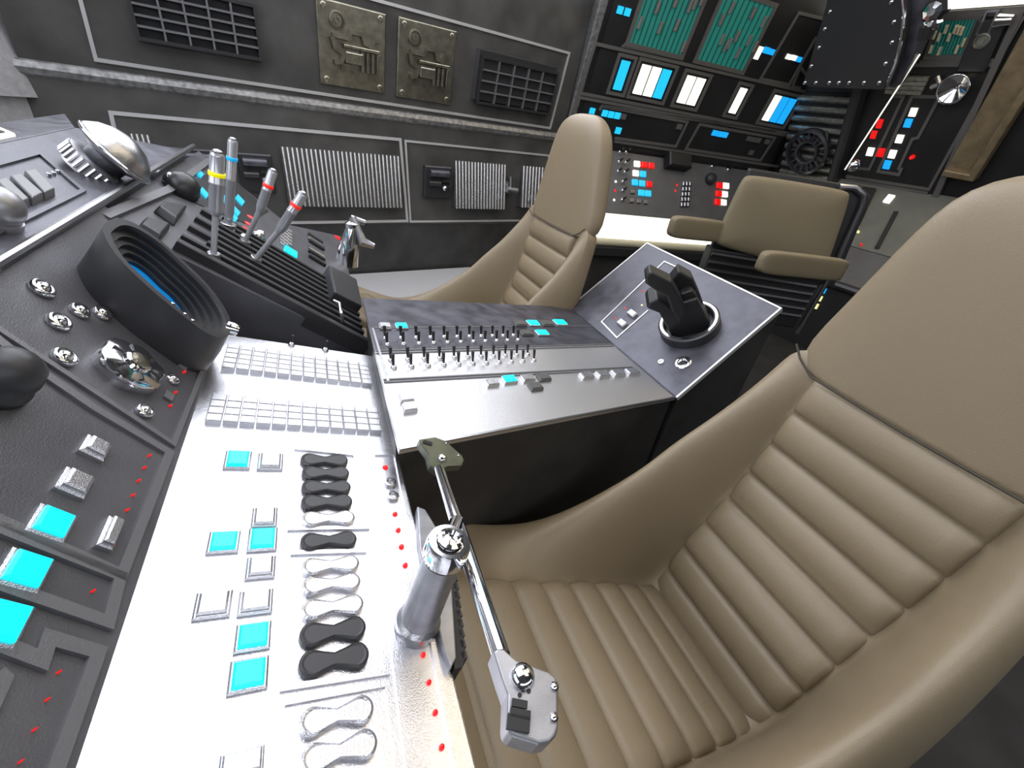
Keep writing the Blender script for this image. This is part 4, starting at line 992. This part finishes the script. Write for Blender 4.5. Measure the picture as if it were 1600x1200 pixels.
for x, y, w, h, m_ in [(700, 772, 34, 56, 'red'), (663, 840, 34, 50, 'red'), (642, 947, 42, 52, 'white'), (708, 952, 44, 54, 'red'), (780, 962, 44, 52, 'white'), (747, 1028, 44, 54, 'blue'), (825, 867, 44, 52, 'white'), (878, 768, 44, 54, 'blue'), (910, 700, 44, 54, 'white')]:
    lit(RF, x, y, dA4(x, y, w), dB4(x, y, h), m_, rr_, conv=X4, name='small_light')
for x, y, m_, r in [(905, 980, 'red', 4.5), (1322, 220, 'red', 5.5), (1278, 302, 'white', 5), (1352, 142, 'redband', 4)]: led(RF, *X4(x, y), r, rr_, m_, 'round_lamp', .03)
for k in range(4):
    x, y = 892 - k * 13, 487 + k * 28; a, b = RF.uv(*X4(x, y)); MB().box(RF, a - .13, a + .13, b - .018, b + .018, -.001, .03, .006).build('louvre', 'oliverib', rr_)
p = RF.pt(*X4(1198, 533))
MB().lathe(p, RF.n, [(.02, 0), (.025, .02), (.09, .085), (.098, .095), (.085, .092), (.02, .035), (0, .035)], 32).build('chrome_cone', 'chrome', rr_, smooth='all')
MB().tube([RF.pt(*X4(1060, 480), .03), RF.pt(*X4(1080, 540), .05), RF.pt(*X4(1120, 500), .04), RF.pt(*X4(1020, 545), .03)], .018, 8).build('bracket_rod', 'satin', rr_, smooth=True)
a, b = RF.uv(*X4(1370, 250)); MB().box(RF, a - .09, a + .07, b - .18, b + .12, -.001, .04, .01).build('dial_box', 'blackmetal', rr_)
MB().lathe(RF.pt(*X4(1340, 255), .04), RF.n, [(.045, 0), (.045, .012), (.036, .014), (.030, .006), (.018, .006), (.016, .016), (0, .016)], 20).build('dial_wheel', 'oliverib', rr_, smooth=True)
a, b = RF.uv(*X4(1390, 135)); MB().line(RF, [(a - .03, b - .06), (a + .03, b - .06), (a + .03, b + .06), (a - .03, b + .06)], .012, .04, closed=True, h0=0).build('clamp_frame', 'satin', rr_)
MB().tube([RF.pt(*X4(1430, 130), .05), RF.pt(*X4(1530, 125), .05)], [.04, .03], 14).build('clamp_cylinder', 'chrome', rr_, smooth=True)
# fluted pillar with gear wheel
fp = thing('fluted_pillar', 'dark ribbed pillar panel between the light rack and rear rack', 'pillar panel', RE.pt(1270, 220))
a0 = RE.uv(1232, 205)[0] + .02; a1 = RE.uv(1320, 215)[0]; bt = RE.uv(1300, 146)[1]; bb = RE.uv(1250, 278)[1]
MB().box(RE, a0, a1, bb - .1, bt, -.02, .01).build('backing', 'rack', fp)
for k in range(10):
    y = bt - (bt - bb + .08) * (k + .5) / 10
    MB().tube([RE.P(a0, y, .02), RE.P(a1, y, .02)], (bt - bb) / 10 * .38, 10).build('horizontal_rib', 'oliverib', fp, smooth=True)
MB().box(RE, a1, aP0 + .04, bb - .2, bt + .7, -.01, .12, .02).build('side_post', 'blackmetal', fp)
gw = thing('gear_wheel', 'black toothed ring wheel mounted on the ribbed pillar', 'wheel', RE.pt(1262, 237))
p = RE.pt(1262, 237, .1)
MB().lathe(p, RE.n, [(.20, -.03), (.205, 0), (.20, .03), (.175, .035), (.165, 0), (.175, -.03)], 36, closed=True).build('outer_ring', 'gearsteel', gw, smooth=True)
MB().lathe(p, RE.n, [(.105, -.03), (.11, 0), (.105, .035), (.085, .03), (.08, 0), (.085, -.03)], 30, closed=True).build('inner_ring', 'gearsteel', gw, smooth=True)
for k in range(18):
    t = 2 * math.pi * k / 18; d = RE.a * math.cos(t) + RE.b * math.sin(t)
    MB().tube([p + d * .10, p + d * .18], .011, 6).build('spoke', 'gearsteel', gw)
# thin rod across
rd = thing('thin_rod', 'long thin polished rod running down beside the rear rack', 'rod', RE.pt(1320, 265))
MB().tube([RE.pt(1437, 85, .3), RE.pt(1320, 265, .25)], .0055, 8).build('rod', 'white', rd, smooth=True)  # no lamp; the rod's bright highlight is put in as emission
MB().lathe(RE.pt(1333, 258, .18), RE.n, [(.0, -.05), (.045, -.03), (.055, 0), (.045, .03), (0, .05)], 16).build('rod_foot', 'chrome', rd, smooth='all')
# riveted housing hanging at the top
RH = RE.off(.45)
hd = thing('riveted_housing', 'dark riveted metal housing with curved side hanging at the top right', 'housing', RH.pt(1330, 80))
hp_ = [(1300, -40), (1290, 10), (1255, 128), (1262, 136), (1380, 141), (1388, 125), (1400, 95), (1409, 60), (1412, 20), (1406, -40)]
pts = [RH.uv(x, y) for x, y in hp_]
MB().prism(RH, pts, -.10, .0).build('face', 'blackmetal', hd, bevel=.01)
hp2 = [(1385, 136), (1396, 120), (1409, 85), (1414, 50), (1415, 20), (1410, -40), (1470, -40), (1462, 10), (1440, 60), (1424, 95), (1398, 138)]
RH2 = RE.off(.36); pts = [RH2.uv(x, y) for x, y in hp2]
MB().prism(RH2, pts, -.12, 0).build('curved_flank', 'glare', hd, bevel=.01)
MB().tube([RH.pt(x, y, .005) for x, y in [(1386, 134), (1400, 98), (1409, 62), (1413, 22), (1409, -20)]], .012, 8).build('edge_bead', 'chrome', hd, smooth=True)
for x, y in [(1297, 18), (1289, 45), (1280, 74), (1268, 103), (1258, 129), (1275, 129), (1296, 129), (1311, 129), (1327, 129), (1350, 129), (1374, 129), (1384, 99), (1394, 66), (1397, 34), (1393, 3)]:
    MB().lathe(RH.pt(x, y), RH.n, [(.017, -.001), (.015, .008), (.008, .013), (0, .014)], 10).build('rivet', 'chrome', hd, smooth='all')
for x, y, r in [(1463, 15, .075), (1458, 35, .05)]:
    MB().lathe(RH.pt(x, y), RH.n, [(0, -r), (r * .7, -r * .7), (r, -.01), (r * .95, .02), (r * .7, r * .6), (r * .3, r * .8), (0, r * .8)], 8).build('chrome_lug', 'chrome', hd)
MB().tube([RH.pt(1452, 40), RH.pt(1444, 62)], [.05, .04], 8).build('black_lug', 'blackmetal', hd)
# bright padded panel above the rack and brown door to the right
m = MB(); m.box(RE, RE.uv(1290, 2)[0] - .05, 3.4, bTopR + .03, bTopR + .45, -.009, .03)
lp = m.build('emissive_cream_padding', 'creamglow'); tag(lp, 'cream padded panel with added glow, above the rear rack at the top right edge', 'light')  # strongly lit padding, its brightness put in as emission
bd = thing('brown_hatch', 'brown metal hatch with raised rim beside the rear rack, right edge', 'hatch', RE.pt(1560, 180))
pts = [RE.uv(x, y) for x, y in [(1482, 264), (1527, 272), (1660, 60), (1640, -20)]]
MB().prism(RE, pts, -.001, .05).build('door', 'brown', bd, bevel=.01)
MB().line(RE, [pts[0], pts[1], pts[2]], .05, .09, h0=0).build('rim', 'brown', bd, bevel=.01)

# ================================================================== LOWER RIGHT CONSOLE
lc = thing('side_console', 'olive grey sloping console with slots to the right of the armchair', 'console', S2.pt(1370, 350))
a0 = S2.uv(1300, 300)[0] - .25; a1 = S2.uv(1560, 330)[0]; b1 = .0; bD = S2.uv(1340, 387)[1]
MB().box(S2, a0, a1, bD, b1, -.15, 0).build('body', 'shelfolive', lc, bevel=.004)
q = [S2.uv(x, y) for x, y in [(1330, 292), (1369, 297), (1343, 353), (1308, 345)]]
MB().prism(S2, q, -.001, .03).build('black_plate', 'rack', lc, bevel=.004)
lamp_rect(S2, 1389, 312, 12, 13, 'white', lc, .02, 'white_key')
for x, y, m_ in [(1337, 329, 'red'), (1341, 363, 'yellow'), (1346, 383, 'red'), (1334, 310, 'yellow')]: led(S2, x, y, 2.6, lc, m_, 'small_lamp', .02 if y > 350 else .045)
MB().pxline(S2, [(1400, 332), (1370, 389)], .03, .02).build('slot_bar', 'black', lc)
hn = _n(np.array([S2.n[0], S2.n[1], 0])); LT = Fr(S2.P(0, bD, 0), S2.a, _n(-hn * .75 + np.array([0, 0, .66])))
bN = LT.uv(1300, 440)[1]
MB().box(LT, a0, a1, bN, 0, -.05, -.001).build('lower_shelf', 'shelf', lc, bevel=.01)
for k in range(4):
    a, b = LT.uv(1294 + k * 4, 388 + k); MB().box(LT, a - .008, a + .008, b - .05, b + .05, -.001, .02).build('vent_slot', 'black', lc)
MB().tube([LT.P(a0, bN, -.02), LT.P(a1, bN, -.02)], .035, 10).build('front_rail', 'blackmetal', lc, smooth=True)
LV = Fr(LT.P(0, bN - .0, -.02), S2.a, [0, 0, 1])
bl_ = MB().box(LV, a0, a1, -.9, -.02, -.1, -.02).build('front_face', 'rack', lc)
for k in range(5):
    x, y = 1260 - k * 2.6, 441 + k * 6; lamp_rect(LV, x, y, 5, 5, 'yellow', lc, .012, 'tiny_lamp', z=-.02)
for x, y, m_ in [(1287, 454, 'blue'), (1281, 466, 'yellow'), (1275, 478, 'yellow')]: lamp_rect(LV, x, y, 8, 9, m_, lc, .012, 'small_light', z=-.02)

# ------------------------------------------------------------------ world: dim, even daylight haze through the openings
w = bpy.data.worlds.new('world'); SC.world = w; w.use_nodes = True
w.node_tree.nodes['Background'].inputs[0].default_value = (.75, .8, .9, 1)
w.node_tree.nodes['Background'].inputs[1].default_value = .06
